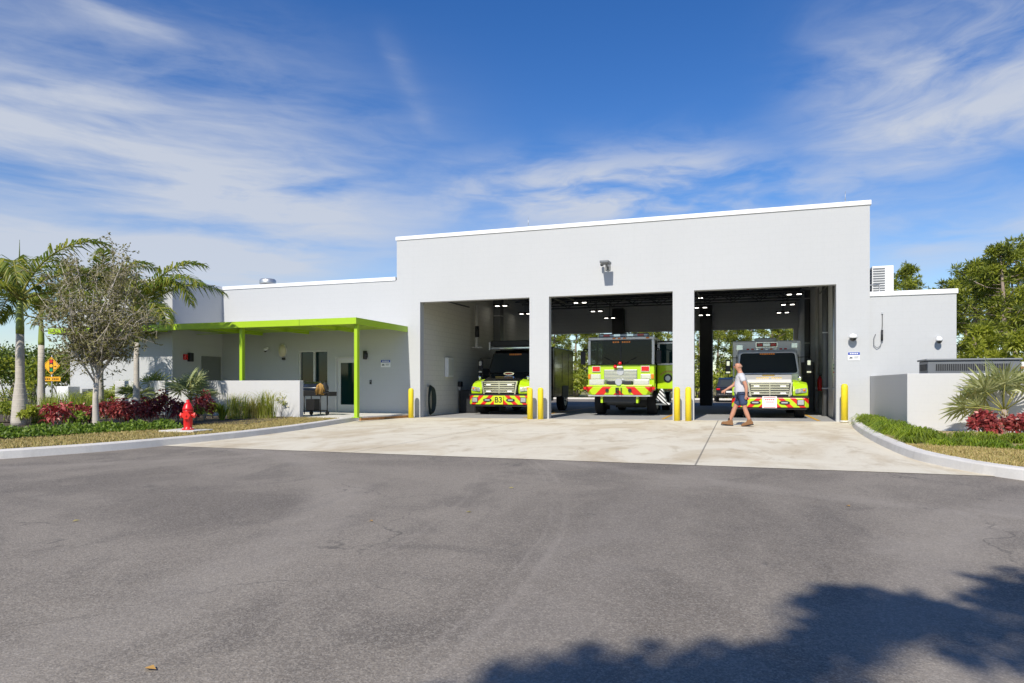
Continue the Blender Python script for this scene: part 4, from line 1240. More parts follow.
for k, (y, mm, w_, lab) in enumerate(((24.6, 'steel', .05, 'thin bright conduit nearest the front on the right wall of the third bay'), (26.6, 'grey_metal', .10, 'broad grey conduit on the right wall of the third bay'), (29.6, 'frame_white', .07, 'pale downpipe on the right wall beside the ambulance'), (33.0, 'grey_metal', .12, 'dark grey pipe farthest back on the right wall'))):
    t = thing('wall_pipe', lab, 'pipe', (3.05, y, .08), 0, 'vertical pipes on the right bay wall')
    MB().tube([(-w_, 0, 0), (-w_, 0, 5.4)], w_, 10).build('pipe', M[mm], t)
    for z in (1.0, 3.0, 5.0): MB().box(-2 * w_ - .01, 0, -w_ - .02, w_ + .02, z, z + .04).build('clamp', M['steel'], t)
t = thing('fire_extinguisher', 'red fire extinguisher hanging on the right wall of the third bay', 'fire extinguisher', (3.05, 28.2, 1.0))
MB().lathe([(.08, 0), (.085, .03), (.085, .42), (.05, .5), (.025, .53), (.025, .56)], 14, 0, (-.1, 0)).build('cylinder', M['red'], t); MB().box(-.13, -.02, -.02, .02, .56, .60).build('handle', M['black'], t); MB().tube([(-.12, 0, .56), (-.2, .03, .4), (-.2, .03, .1)], .012, 6).build('hose', M['black'], t)
t = thing('bay_door_control', 'pale control box on the right wall of the third bay near the opening', 'control box', (3.05, 24.0, 1.75))
MB().box(-.12, 0, -.16, .16, -.25, .3).build('casing', M['frame_white'], t, .012)
for k in range(3): MB().tube([(-.12, 0, -.12 + k * .12), (-.14, 0, -.12 + k * .12)], .03, 10).build('push_button', M[('red_lens', 'black', 'green_lens')[k]], t)
t = thing('gear_cabinet', 'tall grey gear cabinet on the right wall of the third bay', 'cabinet', (3.0, 31.6, .08))
MB().box(-.55, 0, -.6, .6, 0, 2.1).build('casing', M['grey_metal'], t, .01); MB().box(-.565, -.552, -.55, -.02, .08, 2.02).build('door', M['grey_metal'], t); MB().box(-.565, -.552, .02, .55, .08, 2.02).build('door', M['grey_metal'], t)
# black steel posts behind the piers of the rear openings
for x, lab in ((-6.62, 'black steel post at the rear between the first and second bays'), (-1.72, 'black steel post at the rear between the second and third bays')):
    t = thing('steel_post', lab, 'post', (x, BACK - .35, .04), 0, 'black steel posts at the rear of the bays')
    MB().box(-.33, .33, -.22, .22, .02, 5.6).build('column', M['dark_ceiling'], t, .01); MB().box(-.42, .42, -.30, .30, 0, .02).build('base_plate', M['dark_metal'], t)

# ------------------------------------------------------------------ the walking man
M['skin'] = mat('skin', (.46, .22, .14), .5, 0, .08, 20)
M['shirt'] = mat('heather_shirt', (.50, .50, .53), .9, 0, .06, 30, 0, 60)
M['shorts'] = mat('navy_shorts', (.035, .055, .12), .85, 0, .1, 20)
M['boot'] = mat('tan_boot', (.20, .095, .035), .7, 0, .2, 20)
M['sock'] = mat('dark_sock', (.02, .02, .022), .9)
M['stubble'] = mat('grey_stubble', (.37, .22, .155), .8)


def skin_mesh(name, verts, edges, m, parent, sub=2, root=0):
    me = bpy.data.meshes.new(name); me.from_pydata([v[:3] for v in verts], edges, []); me.materials.append(m)
    o = bpy.data.objects.new(name, me); COL.objects.link(o); o.parent = parent
    sk = o.modifiers.new('skin', 'SKIN'); sk.use_smooth_shade = True
    if not me.skin_vertices: me.skin_vertices.new(name='sv')
    for i, v in enumerate(verts):
        r = v[3]; me.skin_vertices[0].data[i].radius = (r, r) if isinstance(r, (int, float)) else r
        me.skin_vertices[0].data[i].use_root = (i == root)
    ss = o.modifiers.new('sub', 'SUBSURF'); ss.levels = sub; ss.render_levels = sub
    return o


mp = GY(741.5, 420, 19.95)
man = thing('person', 'balding man in pale T-shirt, navy shorts and tan boots striding across the apron', 'person', (mp.x, 19.95, gz(mp.x, 19.95) + .006))
# faces -X; near side (his left) towards -Y
V = [(0, 0, .98, .105), (-.01, 0, 1.10, .115), (-.015, 0, 1.26, .130), (-.02, 0, 1.40, .12), (-.03, 0, 1.475, .075), (-.045, 0, 1.53, .064), (-.055, 0, 1.57, .066)]
E_ = [(0, 1), (1, 2), (2, 3), (3, 4), (4, 5), (5, 6)]


def chain(start, pts):
    prev = start
    for p in pts:
        V.append(p); E_.append((prev, len(V) - 1)); prev = len(V) - 1
    return prev


# head (skull and jaw)
h = chain(6, [(-.085, 0, 1.625, .090), (-.092, 0, 1.70, .104), (-.082, 0, 1.768, .080)])
# near arm swings back, far arm swings forward
na = chain(3, [(-.0, -.19, 1.42, .066), (.06, -.235, 1.27, .058), (.12, -.25, 1.12, .050), (.125, -.25, .98, .042), (.125, -.25, .89, .028), (.115, -.25, .84, .030)])
fa = chain(3, [(-.03, .19, 1.42, .066), (-.12, .22, 1.27, .057), (-.21, .22, 1.14, .050), (-.33, .20, 1.07, .041), (-.415, .19, 1.02, .026), (-.46, .19, .99, .028)])


def hand(base, d, side):
    o = Vector(V[base][:3]); d = Vector(d).normalized(); up = Vector((0, 1, 0)); s_ = d.cross(up).normalized()
    for k, L in enumerate((.072, .084, .078, .060)):
        a = o + s_ * (.024 - k * .016) + d * .025
        c = a + d * L * .5; e = c + (d * .75 + up * side * .55).normalized() * L * .5
        chain(base, [(*a, .0095), (*c, .0085), (*e, .007)])
    a = o + s_ * .028 - d * .005; c = a + (d * .6 + s_ * .7).normalized() * .045; e = c + (d + s_ * .2).normalized() * .03
    chain(base, [(*c, .010), (*e, .008)])


hand(na, (-.1, .0, -1), 1); hand(fa, (-.8, 0, -.45), -1)
# legs: near leg trails, far leg leads
chain(0, [(.02, -.085, .88, .08), (.06, -.105, .70, .088), (.09, -.105, .50, .062), (.145, -.105, .34, .070), (.215, -.105, .17, .042), (.225, -.105, .10, .045)])
chain(0, [(-.02, .085, .88, .08), (-.10, .10, .70, .088), (-.18, .10, .50, .062), (-.235, .10, .34, .070), (-.30, .10, .17, .042), (-.315, .10, .10, .045)])
skin_mesh('body', V, E_, M['skin'], man)
# face
MB().ball((-.192, 0, 1.66), .02, 8, 0, (1.1, .75, 1.2)).build('nose', M['skin'], man)
for sy in (-1, 1):
    MB().ball((-.072, sy * .097, 1.668), .032, 8, 0, (.7, .35, 1.1)).build('ear', M['skin'], man)
    MB().ball((-.180, sy * .038, 1.692), .011, 8).build('eye', M['black'], man)
MB().box(-.176, -.16, -.025, .025, 1.608, 1.615).build('mouth', M['red_ink'], man)
b = MB(); b.ball((-.066, 0, 1.672), 1, 14, 0, (.092, .094, .055)); b.build('hair', M['stubble'], man)
# clothing
sv = [(.005, 0, .82, .205), (-.005, 0, 1.04, .20), (-.015, 0, 1.26, .185), (-.015, 0, 1.39, (.14, .165)), (-.03, 0, 1.475, .083),
      (.0, -.19, 1.425, .088), (.035, -.235, 1.31, .082), (.06, -.25, 1.235, .078), (-.03, .19, 1.425, .088), (-.085, .225, 1.31, .078), (-.125, .225, 1.245, .074)]
skin_mesh('shirt', sv, [(0, 1), (1, 2), (2, 3), (3, 4), (3, 5), (5, 6), (6, 7), (3, 8), (8, 9), (9, 10)], M['shirt'], man)
qv = [(0, 0, .96, .16), (.02, -.10, .86, .125), (.045, -.11, .70, .115), (.075, -.11, .56, .112), (-.02, .10, .86, .125), (-.08, .11, .70, .115), (-.135, .11, .56, .112)]
skin_mesh('shorts', qv, [(0, 1), (1, 2), (2, 3), (0, 4), (4, 5), (5, 6)], M['shorts'], man)
fold = bpy.data.textures.new('folds', 'CLOUDS'); fold.noise_scale = .11; fold.noise_depth = 2
for o in man.children:
    if o.name.startswith(('shirt', 'shorts')):
        dmod = o.modifiers.new('folds', 'DISPLACE'); dmod.texture = fold; dmod.strength = .035; dmod.mid_level = .5; dmod.texture_coords = 'LOCAL'
for ax_, ay_ in ((.225, -.105), (-.315, .10)):
    skin_mesh('sock', [(ax_ - .005, ay_, .23, .047), (ax_, ay_, .12, .05)], [(0, 1)], M['sock'], man, 1)
    lift = math.radians(14 if ax_ > 0 else -6)
    bt = MB()
    prof = [(.085, 0.0), (.095, .05), (.070, .10), (.072, .145), (-.045, .145), (-.075, .10), (-.13, .085), (-.205, .07), (-.235, .035), (-.23, 0)]
    bt.prism(prof, 1, -.052, .052)
    R_ = Matrix.Rotation(-lift, 4, 'Y')
    for i in range(len(bt.v)):
        p = R_ @ Vector(bt.v[i]); bt.v[i] = (p.x + ax_, p.y + ay_, p.z + (.055 if ax_ > 0 else .024))
    bo = bt.build('boot', M['boot'], man, .028, seg=3)
    so = MB().box(-.24, .095, -.056, .056, -.022, -.001)
    for i in range(len(so.v)):
        p = R_ @ Vector(so.v[i]); so.v[i] = (p.x + ax_, p.y + ay_, p.z + (.055 if ax_ > 0 else .024))
    so.build('sole', M['black'], bo)
SKY_SAT, SKY_VAL, SKY_STR, SUN_E, EXPO, CLOUD = 1.36, 1.4, .08, 4.4, 0.28, (6.4, 6.8, 7.6)
# ------------------------------------------------------------------ vegetation
def unit(a):
    return a / np.maximum(np.linalg.norm(a, axis=1, keepdims=True), 1e-9)


def leaves(name, pts, dirs, L, W, mats, parent=None, midx=None, droop=0.0):
    """one diamond per leaf"""
    n = len(pts); L = np.broadcast_to(np.asarray(L, float), (n,))[:, None]; W = np.broadcast_to(np.asarray(W, float), (n,))[:, None]
    d = unit(dirs); r = NR.normal(size=(n, 3)); s = unit(np.cross(d, r))
    tip = pts + d * L; tip[:, 2] -= droop * L[:, 0]
    mid = pts + d * L * .45
    v = np.stack([pts, mid + s * W, tip, mid - s * W], 1).reshape(-1, 3)
    q = np.arange(4 * n).reshape(n, 4)
    if midx is None: midx = NR.integers(0, len(mats), n)
    return np_mesh(name, v, q, mats, midx, parent)


def blades(name, base, H, lean, W, mats, parent=None, midx=None, curl=.6):
    """curved grass blades, two quads each"""
    n = len(base); H = np.broadcast_to(np.asarray(H, float), (n,)); W = np.broadcast_to(np.asarray(W, float), (n,))
    a = NR.uniform(0, 2 * PI, n); ll = H * lean * NR.uniform(.2, 1, n)
    dx = np.stack([np.cos(a), np.sin(a), np.zeros(n)], 1); sd = np.stack([-np.sin(a + NR.normal(0, .6, n)), np.cos(a), np.zeros(n)], 1)
    up = np.array([0, 0, 1.0])
    m = base + dx * (ll * .35)[:, None] + up * (H * .62)[:, None]
    t = base + dx * ll[:, None] + up * (H * (1 - curl * lean * .5))[:, None]
    w = W[:, None]
    v = np.stack([base - sd * w, base + sd * w, m - sd * w * .8, m + sd * w * .8, t - sd * w * .1, t + sd * w * .1], 1).reshape(-1, 3)
    i = np.arange(n)[:, None] * 6
    q = np.concatenate([i + np.array([[0, 1, 3, 2]]), i + np.array([[2, 3, 5, 4]])], 1).reshape(-1, 4)
    if midx is None: midx = NR.integers(0, len(mats), n)
    return np_mesh(name, v, q, mats, np.repeat(midx, 2), parent)


def pine(h, seed, cl, name='pine_tree', R=2.4, bare=.35, mats=('pine1', 'pine2', 'pine3')):
    rr = random.Random(seed); rg = np.random.default_rng(seed)
    t = thing(name, 'x', 'tree')
    tr = MB(); pts = [(0, 0, -.1)]; x = y = 0
    for k in range(1, 9):
        x += rr.uniform(-.10, .10); y += rr.uniform(-.10, .10); pts.append((x, y, h * k / 8.3))
    r0 = .05 + h * .014
    tr.tube(pts, [r0 * (1 - .085 * k) for k in range(9)], 8)
    C, cr = [], []
    nb = cl // 4
    for k in range(nb):
        f = bare + (1 - bare) * (k + rr.random()) / nb
        i = min(int(f * 8.3), 7); p = Vector(pts[i]).lerp(Vector(pts[i + 1]), f * 8.3 - i) if i < 8 else Vector(pts[8])
        a = rr.uniform(0, 2 * PI); prof = (math.sin(PI * min(1, (f - bare) / (1 - bare) * .80 + .22))) ** .8
        Lb = R * prof * rr.uniform(.45, 1.15) + .3
        d = Vector((math.cos(a), math.sin(a), rr.uniform(-.05, .5)))
        e = p + d * Lb; m = p + d * Lb * .5 + Vector((0, 0, -.1 * Lb))
        tr.tube([p, m, e], [r0 * .28 * (1.2 - f), r0 * .18, .012], 5)
        for q in range(4):
            s = rr.uniform(.45, 1.08)
            C.append(p + d * Lb * s + Vector((rr.gauss(0, .32), rr.gauss(0, .32), rr.gauss(.05, .26)))); cr.append(rr.uniform(.20, .42))
    for q in range(6):
        C.append(Vector(pts[8]) + Vector((rr.gauss(0, .35), rr.gauss(0, .35), rr.uniform(-.3, .5)))); cr.append(rr.uniform(.25, .42))
    tr.build('trunk', M['bark'], t)
    P, Dd, I = [], [], []
    for c, r in zip(C, cr):
        n = 60
        d = unit(rg.normal(size=(n, 3)) + np.array([0, 0, .25]))
        P.append(np.array(c)[None] + d * (r * rg.uniform(.15, .8, (n, 1)))); Dd.append(d + rg.normal(size=(n, 3)) * .35)
        base = rg.choice(3, p=(.5, .28, .22)); I.append(np.where(rg.random(n) < .75, base, rg.integers(0, 3, n)))
    P = np.concatenate(P); leaves('crown', P, np.concatenate(Dd), rg.uniform(.22, .42, len(P)), .042, [M[q] for q in mats], t, np.concatenate(I))
    return t


def bushy(name, label, cat, loc, rx, rz, n, leaf, mats, group=None, stems=7, clumps=26, w=.4, seed=0, zc=None, droop=.2):
    """leafy shrub: stems with leaf clumps spread unevenly through its volume"""
    rg = np.random.default_rng(seed); rr = random.Random(seed)
    t = thing(name, label, cat, loc, 0, group)
    zc = rz if zc is None else zc
    b = MB(); P, Dd, I = [], [], []
    cc = []
    for k in range(clumps):
        d = unit(rg.normal(size=(1, 3)))[0]; d[2] = abs(d[2]) * 1.0 - .45 * rg.random()
        rad = rg.uniform(.35, 1.0) ** .6
        cc.append((np.array([d[0] * rx * rad, d[1] * rx * rad, zc + d[2] * rz * rad]), rg.uniform(.18, .38) * rx))
    for k in range(stems):
        c = cc[k % len(cc)][0]
        b.tube([(rr.gauss(0, .05 * rx), rr.gauss(0, .05 * rx), -.05), (c[0] * .4, c[1] * .4, c[2] * .5), tuple(c)], [.02 * rx + .008, .014 * rx + .005, .004], 5)
    b.build('stem', M['twig'], t)
    per = max(6, n // clumps)
    for c, r in cc:
        d = unit(rg.normal(size=(per, 3)) + np.array([0, 0, .3]))
        p = c[None] + d * (r * rg.uniform(.1, 1, (per, 1))); p[:, 2] = np.maximum(p[:, 2], .02)
        P.append(p); Dd.append(d + rg.normal(size=(per, 3)) * .5)
        base = rg.integers(0, len(mats)); I.append(np.where(rg.random(per) < .6, base, rg.integers(0, len(mats), per)))
    P = np.concatenate(P)
    leaves('foliage', P, np.concatenate(Dd), rg.uniform(.7, 1.25, len(P)) * leaf, leaf * w, [M[q] for q in mats], t, np.concatenate(I), droop)
    return t


BZ = .17


def bed_at(px, py, z=BZ):
    return G(px, py, z)


# feather palms ---------------------------------------------------------------
def frond_mesh(L, e0, bend, seed, mats, ll=.48):
    rg = np.random.default_rng(seed); n = 16
    pts = [np.zeros(3)]; a = e0
    for k in range(n):
        a -= bend / n * (.4 + 1.2 * k / n); pts.append(pts[-1] + np.array([math.cos(a), 0, math.sin(a)]) * L / n)
    pts = np.array(pts); b = MB(); b.tube([tuple(p) for p in pts], [.028 * (1 - .9 * k / n) + .003 for k in range(n + 1)], 5, 0)
    nl = 64; V_, Q_, I_ = [], [], []
    for side in (-1, 1):
        for k in range(nl):
            f = .16 + .84 * (k + rg.random() * .6) / nl; x = f * n; i = min(int(x), n - 1)
            p = pts[i] + (pts[i + 1] - pts[i]) * (x - i); tg = unit((pts[i + 1] - pts[i])[None])[0]
            nrm = np.array([-tg[2], 0, tg[0]])
            fw = .35 + .9 * f
            d = np.array([0, side, 0]) * 1.0 + tg * fw + nrm * rg.normal(.22, .25); d /= np.linalg.norm(d)
            le = ll * (math.sin(PI * min(1, .15 + f * .82)) ** .6) * rg.uniform(.85, 1.1)
            m = p + d * le * .5; tip = p + d * le * .9 + np.array([0, 0, -1]) * le * rg.uniform(.25, .55)
            wv = unit(np.cross(d, nrm + rg.normal(size=3) * .3)[None])[0] * .021
            o = len(V_) // 1
            V_ += [p - wv * .5, p + wv * .5, m + wv, m - wv, tip + wv * .1, tip - wv * .1]
            Q_ += [(o, o + 1, o + 2, o + 3), (o + 3, o + 2, o + 4, o + 5)]
            g = 1 if rg.random() < .28 else 0
            I_ += [g, g]
    for q, g in zip(Q_, I_):
        pass
    base = len(b.v); b.v += [tuple(v) for v in V_]
    for q, g in zip(Q_, I_): b.face([base + z for z in q], 1 + g)
    o = b.build('frond', [M['rachis']] + [M[q] for q in mats])
    return o


FR = [frond_mesh(2.7, 1.2, 1.55, 1, ('palm1', 'palm2'), .62), frond_mesh(2.75, .85, 1.45, 2, ('palm1', 'palm2'), .62), frond_mesh(2.5, .35, 1.3, 3, ('palm1', 'palm2'), .6), frond_mesh(2.5, 1.05, 2.4, 4, ('palm1', 'palm2'), .6)]
SP = MB().tube([(0, 0, 0), (0, 0, 1.0), (.02, 0, 1.55)], [.022, .018, .004], 6).build('spear_leaf', [M['palm1']])


def feather_palm(label, loc, ht, r, bulge, spec, spear=True, scale=1.0):
    t = thing('palm_tree', label, 'palm tree', loc, 0, 'feather palms in the planting bed')
    sh = ht * .70
    prof = [(r * bulge, 0), (r * bulge * 1.02, .15), (r * (bulge * .7 + .3), ht * .18), (r * 1.02, ht * .35), (r, ht * .5), (r * .9, sh)]
    b = MB(); b.lathe(prof, 14)
    for k in range(16):
        z = .1 + (sh - .12) * k / 16
        i = 0
        while i < len(prof) - 2 and prof[i + 1][1] < z: i += 1
        f = (z - prof[i][1]) / (prof[i + 1][1] - prof[i][1]); rr_ = prof[i][0] + (prof[i + 1][0] - prof[i][0]) * f
        b.lathe([(rr_ * .99, z - .012), (rr_ * 1.025, z), (rr_ * .99, z + .014)], 14)
    b.build('trunk', M['grey_bark'], t)
    MB().lathe([(r * .92, sh - .02), (r * .95, sh + .15), (r * .75, sh + (ht - sh) * .6), (r * .42, ht)], 12).build('crownshaft', M['shaft'], t)
    for (az, k) in spec:
        f = FR[k].copy(); COL.objects.link(f); f.parent = t; f.location = (0, 0, ht - .1 - .06 * (k == 2)); f.rotation_euler = (random.gauss(0, .08), 0, az + random.gauss(0, .05)); s_ = scale * random.uniform(.92, 1.08); f.scale = (s_, s_, s_)
    if spear:
        s_ = SP.copy(); COL.objects.link(s_); s_.parent = t; s_.location = (0, 0, ht - .1); s_.rotation_euler = (.03, .02, 0)
    return t


def ring(n, off, kinds):
    return [(off + 2 * PI * i / n, kinds[i % len(kinds)]) for i in range(n)]


p = bed_at(20, 424); feather_palm('feather palm with a swollen ringed grey trunk at the left end of the bed', (p.x, p.y, BZ - .05), 3.55, .105, 1.95, ring(6, .5, (0, 1, 3)) + ring(5, .2, (2, 1)), True, 1.1)
p = bed_at(44, 411); feather_palm('feather palm with a slim pale trunk right behind the yellow traffic sign', (p.x - .15, p.y, BZ - .05), 3.9, .12, 1.2, ring(6, .1, (0, 1, 3)) + ring(4, .9, (2, 1)), False, .98)
p = bed_at(100, 415); feather_palm('feather palm hidden behind the twiggy grey oak', (p.x, p.y, BZ - .05), 4.15, .10, 1.3, ring(7, .3, (0, 0, 1)) + ring(3, .9, (2, 3)), False, 1.0)
p = bed_at(136.5, 416); feather_palm('feather palm with a tall spear leaf, reaching fronds over the lime canopy', (p.x, p.y, BZ - .05), 3.65, .085, 1.5, [(.25, 0), (-.05, 1), (-.5, 2), (-.9, 3), (.7, 1), (2.9, 0), (3.5, 1), (2.3, 2), (4.2, 2), (.1, 3)], True, 1.25)
for o in FR + [SP]:
    bpy.data.objects.remove(o)

# twiggy oak in front -------------------------------------------------------------
def twiggy(label, loc, seed):
    rr = random.Random(seed); rg = np.random.default_rng(seed)
    t = thing('oak_tree', label, 'tree', loc)
    b = MB(); tw = MB(); P, Dd = [], []
    fork = Vector((.02, 0, 1.30))
    b.tube([(0, 0, -.1), (.0, 0, .02), (-.02, 0, .7), fork], [.11, .085, .065, .06], 10)
    cen = Vector((.05, 0, 2.85)); rx, rz = 1.42, 1.72
    for k in range(24):
        a = 2 * PI * k / 24 * 2.4 + rr.uniform(-.2, .2); el = rr.uniform(-.15, 1.35)
        d = Vector((math.cos(a) * math.cos(el), math.sin(a) * math.cos(el), math.sin(el)))
        end = cen + Vector((d.x * rx, d.y * rx, (d.z * 1.42 - .42) * rz)) * rr.uniform(.85, 1.0)
        st = fork + Vector((0, 0, rr.uniform(-.25, .35)))
        m = st.lerp(end, .5) + Vector((rr.gauss(0, .12), rr.gauss(0, .12), -.10))
        lim = [st, st.lerp(m, .5) + Vector((rr.gauss(0, .04), rr.gauss(0, .04), 0)), m, m.lerp(end, .5) + Vector((rr.gauss(0, .06), rr.gauss(0, .06), .03)), end]
        b.tube(lim, [.026, .022, .016, .010, .005], 6)
        for q in range(15):
            f = rr.uniform(.25, 1.0) * 4; i = min(int(f), 3); p0 = lim[i].lerp(lim[i + 1], f - i)
            dd = Vector((rr.gauss(0, 1), rr.gauss(0, 1), rr.gauss(.15, .8))).normalized(); Ls = rr.uniform(.3, .75)
            p1 = p0 + dd * Ls * .5 + Vector((rr.gauss(0, .05), rr.gauss(0, .05), rr.gauss(0, .05))); p2 = p0 + dd * Ls
            tw.tube([p0, p1, p2], [.009, .006, .003], 3, 0, False)
            for w_ in range(7):
                g = rr.random(); s0 = (p0.lerp(p1, g * 2) if g < .5 else p1.lerp(p2, g * 2 - 1))
                e = Vector((rr.gauss(0, 1), rr.gauss(0, 1), rr.gauss(.1, .9))).normalized(); lt = rr.uniform(.14, .36); s1 = s0 + e * lt
                tw.tube([s0, s1], [.0045, .002], 3, 0, False)
                for z in range(5):
                    P.append(tuple(s0.lerp(s1, rr.random()))); Dd.append(tuple(e + Vector((rr.gauss(0, .8), rr.gauss(0, .8), rr.gauss(-.2, .8)))))
    b.build('trunk', M['grey_bark'], t); tw.build('twigs', M['twig'], t)
    P = np.array(P); leaves('crown', P, np.array(Dd), rg.uniform(.05, .10, len(P)), .018, [M['olive1'], M['olive2'], M['olive1']], t)


p = bed_at(96, 427.5)
twiggy('sparse grey oak with bare pale twigs and small olive leaves in the left bed', (p.x, p.y, BZ), 5)
t = thing('tree_stake', 'thin dark stake leaning against the twiggy oak', 'stake', (p.x - .62, p.y + .3, BZ))
MB().tube([(0, 0, -.05), (.55, -.25, .75)], .02, 6).build('pole', M['dark_metal'], t); MB().tube([(.52, -.24, .70), (.62, -.3, .70)], .012, 5).build('strap', M['black'], t)

# fan palms ------------------------------------------------------------------------------
def fan_frond(seed, pet, rad, mats, span=4.1, nseg=26):
    rg = np.random.default_rng(seed); b = MB()
    tip = Vector((pet * .80, 0, pet * .55)); b.tube([(0, 0, 0), (pet * .45, 0, pet * .36), tip], [.014, .011, .009], 5, 0)
    ax = Vector((.86, 0, .10)).normalized(); up = Vector((-.35, 0, .9)); up = (up - ax * up.dot(ax)).normalized(); sd = Vector((0, 1, 0))
    for k in range(nseg):
        a = -span / 2 + span * k / (nseg - 1)
        d = (ax * math.cos(a) + sd * math.sin(a)); L = rad * (.72 + .28 * math.cos(a * .55)) * rg.uniform(.92, 1.05)
        d = (d + up * (.16 if k % 2 else .05) + up * .12 * abs(math.sin(a))).normalized()
        w = sd * math.cos(a) - ax * math.sin(a); w = (w + up * (.5 if k % 2 else -.5)).normalized()
        m = tip + d * L * .55; e = tip + d * L + Vector((0, 0, -1)) * L * rg.uniform(.04, .20)
        ww = rad * span / nseg * .25
        o = len(b.v); b.v += [tuple(q) for q in (tip - w * .004, tip + w * .004, m + w * ww, m - w * ww, e + w * .003, e - w * .003)]
        g = 1 + (rg.random() < .4)
        b.face((o, o + 1, o + 2, o + 3), g); b.face((o + 3, o + 2, o + 4, o + 5), g)
    return b.build('frond', [M['rachis']] + [M[q] for q in mats])


def fan_palm(label, loc, stem, spec, pet, rad, mats, seed=0, group=None):
    t = thing('fan_palm', label, 'fan palm', loc, 0, group)
    MB().tube([(0, 0, -.05), (.01, 0, stem * .5), (0, .01, stem)], [.075, .065, .05], 9).build('trunk', M['bark'], t)
    b = MB(); rr = random.Random(seed)
    for k in range(26):
        a = rr.uniform(0, 6.28); z = rr.uniform(.05, stem); b.tube([(.05 * math.cos(a), .05 * math.sin(a), z), (.10 * math.cos(a), .10 * math.sin(a), z + .09)], [.012, .005], 4)
    b.build('boot_stubs', M['straw'], t)
    src = [fan_frond(seed * 10 + k, pet * (.8 + .2 * k), rad * (1.08 - .08 * k), mats) for k in range(3)]
    for i, (az, el, tw) in enumerate(spec):
        f = src[i % 3].copy() if i >= 3 else src[i]
        if i >= 3: COL.objects.link(f)
        f.parent = t; f.location = (0, 0, stem - .03)
        f.rotation_euler = Euler((tw, -el, az), 'XYZ')
    return t


rs = random.Random(3)


def fspec(n, lo=-.5, hi=.85):
    return [(i * 2.4 + rs.uniform(-.3, .3), lo + (hi - lo) * ((i * .618) % 1), rs.uniform(-.5, .5)) for i in range(n)]


p = GY(1004, 430, 17.25)
fan_palm('large grey green fan palm casting a shadow on the enclosure wall', (p.x, 17.25, .14), .55, [(2.9, .30, .9), (-1.5, .75, .1), (-.4, .5, -.6), (3.4, -.15, .9), (-2.3, .35, .6), (.4, .4, 0), (1.6, .6, 0), (-.9, .05, -.3), (2.5, .8, .4), (-1.0, .95, 0), (3.1, .65, .7), (-2.8, -.3, .9)], .62, .62, ('fan1', 'fan2'), 1, 'fan palms')
p = bed_at(191, 416); fan_palm('spiky blue green fan palm behind the hydrant against the patio wall', (p.x, p.y, BZ), .55, fspec(15, -.25, 1.0), .60, .62, ('fan_silver', 'fan1'), 2, 'fan palms')
p = bed_at(148, 414); fan_palm('broad dark fan palm beside the twiggy oak', (p.x, p.y, BZ), .45, fspec(16, -.3, .9), .62, .68, ('fan_silver', 'bush1'), 3, 'fan palms')
p = bed_at(113, 413); fan_palm('yellow green fan palm right behind the oak trunk', (p.x, p.y, BZ), .3, fspec(13, -.3, .8), .55, .62, ('blade2', 'fan1'), 4, 'fan palms')
p = bed_at(128, 412); fan_palm('low mixed green fan palm between the oak and the broad fan palm', (p.x, p.y, BZ), .3, fspec(12, -.3, .9), .5, .6, ('fan1', 'palm1'), 6, 'fan palms')
p = bed_at(160, 412); fan_palm('fan palm in the shade of the lime canopy at the end of the patio wall', (p.x, p.y, BZ), .35, fspec(11, -.2, .9), .5, .55, ('fan_silver', 'palm1'), 8, 'fan palms')

# crimson shrubs ------------------------------------------------------------------------
CR = ('crimson1', 'crimson2', 'crimson3')
GR = 'crimson shrubs in the beds'
for i, (px, py, top, wpx, lab) in enumerate((
        (58, 431, 406, 27, 'crimson shrub standing alone left of the oak trunk'), (84, 425, 409, 24, 'crimson shrub just left of the oak trunk'),
        (108, 424, 404, 24, 'crimson shrub just right of the oak trunk'), (122, 424, 405, 22, 'bright crimson shrub below the yellow green fan palm'),
        (137, 424, 406, 22, 'crimson shrub below the broad dark fan palm'), (151, 423, 402, 20, 'dark maroon shrub right of the broad fan palm'),
        (166, 423, 399, 26, 'large dark maroon shrub left of the hydrant'), (178, 422, 405, 18, 'maroon shrub immediately behind the hydrant on its left'),
        (204, 420, 399, 20, 'crimson shrub behind the hydrant on its right'))):
    p = bed_at(px, py); dpt = -p.x * ST + p.y * CT; s_ = dpt / FPX
    hh = (py - top) * s_ * 1.5
    bushy('crimson_shrub', lab, 'shrub', (p.x, p.y, BZ), wpx * s_ * .5, hh * .5, 420, .125, CR if 'maroon' not in lab else ('crimson2', 'crimson1', 'crimson2'), GR, 9, 26, .20, 40 + i, hh * .40, .35)
for i, (px, Y, r, hh, lab) in enumerate(((985, 15.6, .30, .62, 'crimson shrub left of the large fan palm by the enclosure wall'), (1019, 15.9, .30, .62, 'crimson shrub right of the large fan palm at the edge'))):
    p = GY(px, 430, Y); bushy('crimson_shrub', lab, 'shrub', (p.x, Y, .14), r, hh * .5, 900, .10, CR, GR, 8, 26, .25, 60 + i, hh * .44)

# ornamental grasses -----------------------------------------------------------------------
def grass_clump(label, loc, h, r, n, mats, seed, lean=.8, w=.0065):
    t = thing('grass_clump', label, 'ornamental grass', loc, 0, 'ornamental grass clumps')
    a = NR.uniform(0, 2 * PI, n); q = NR.uniform(0, 1, n) ** .8 * r * .8
    base = np.stack([np.cos(a) * q, np.sin(a) * q, np.full(n, -.02)], 1)
    blades('blades', base, NR.uniform(.25, 1.0, n) ** .8 * h, lean, w, [M[k] for k in mats], t)


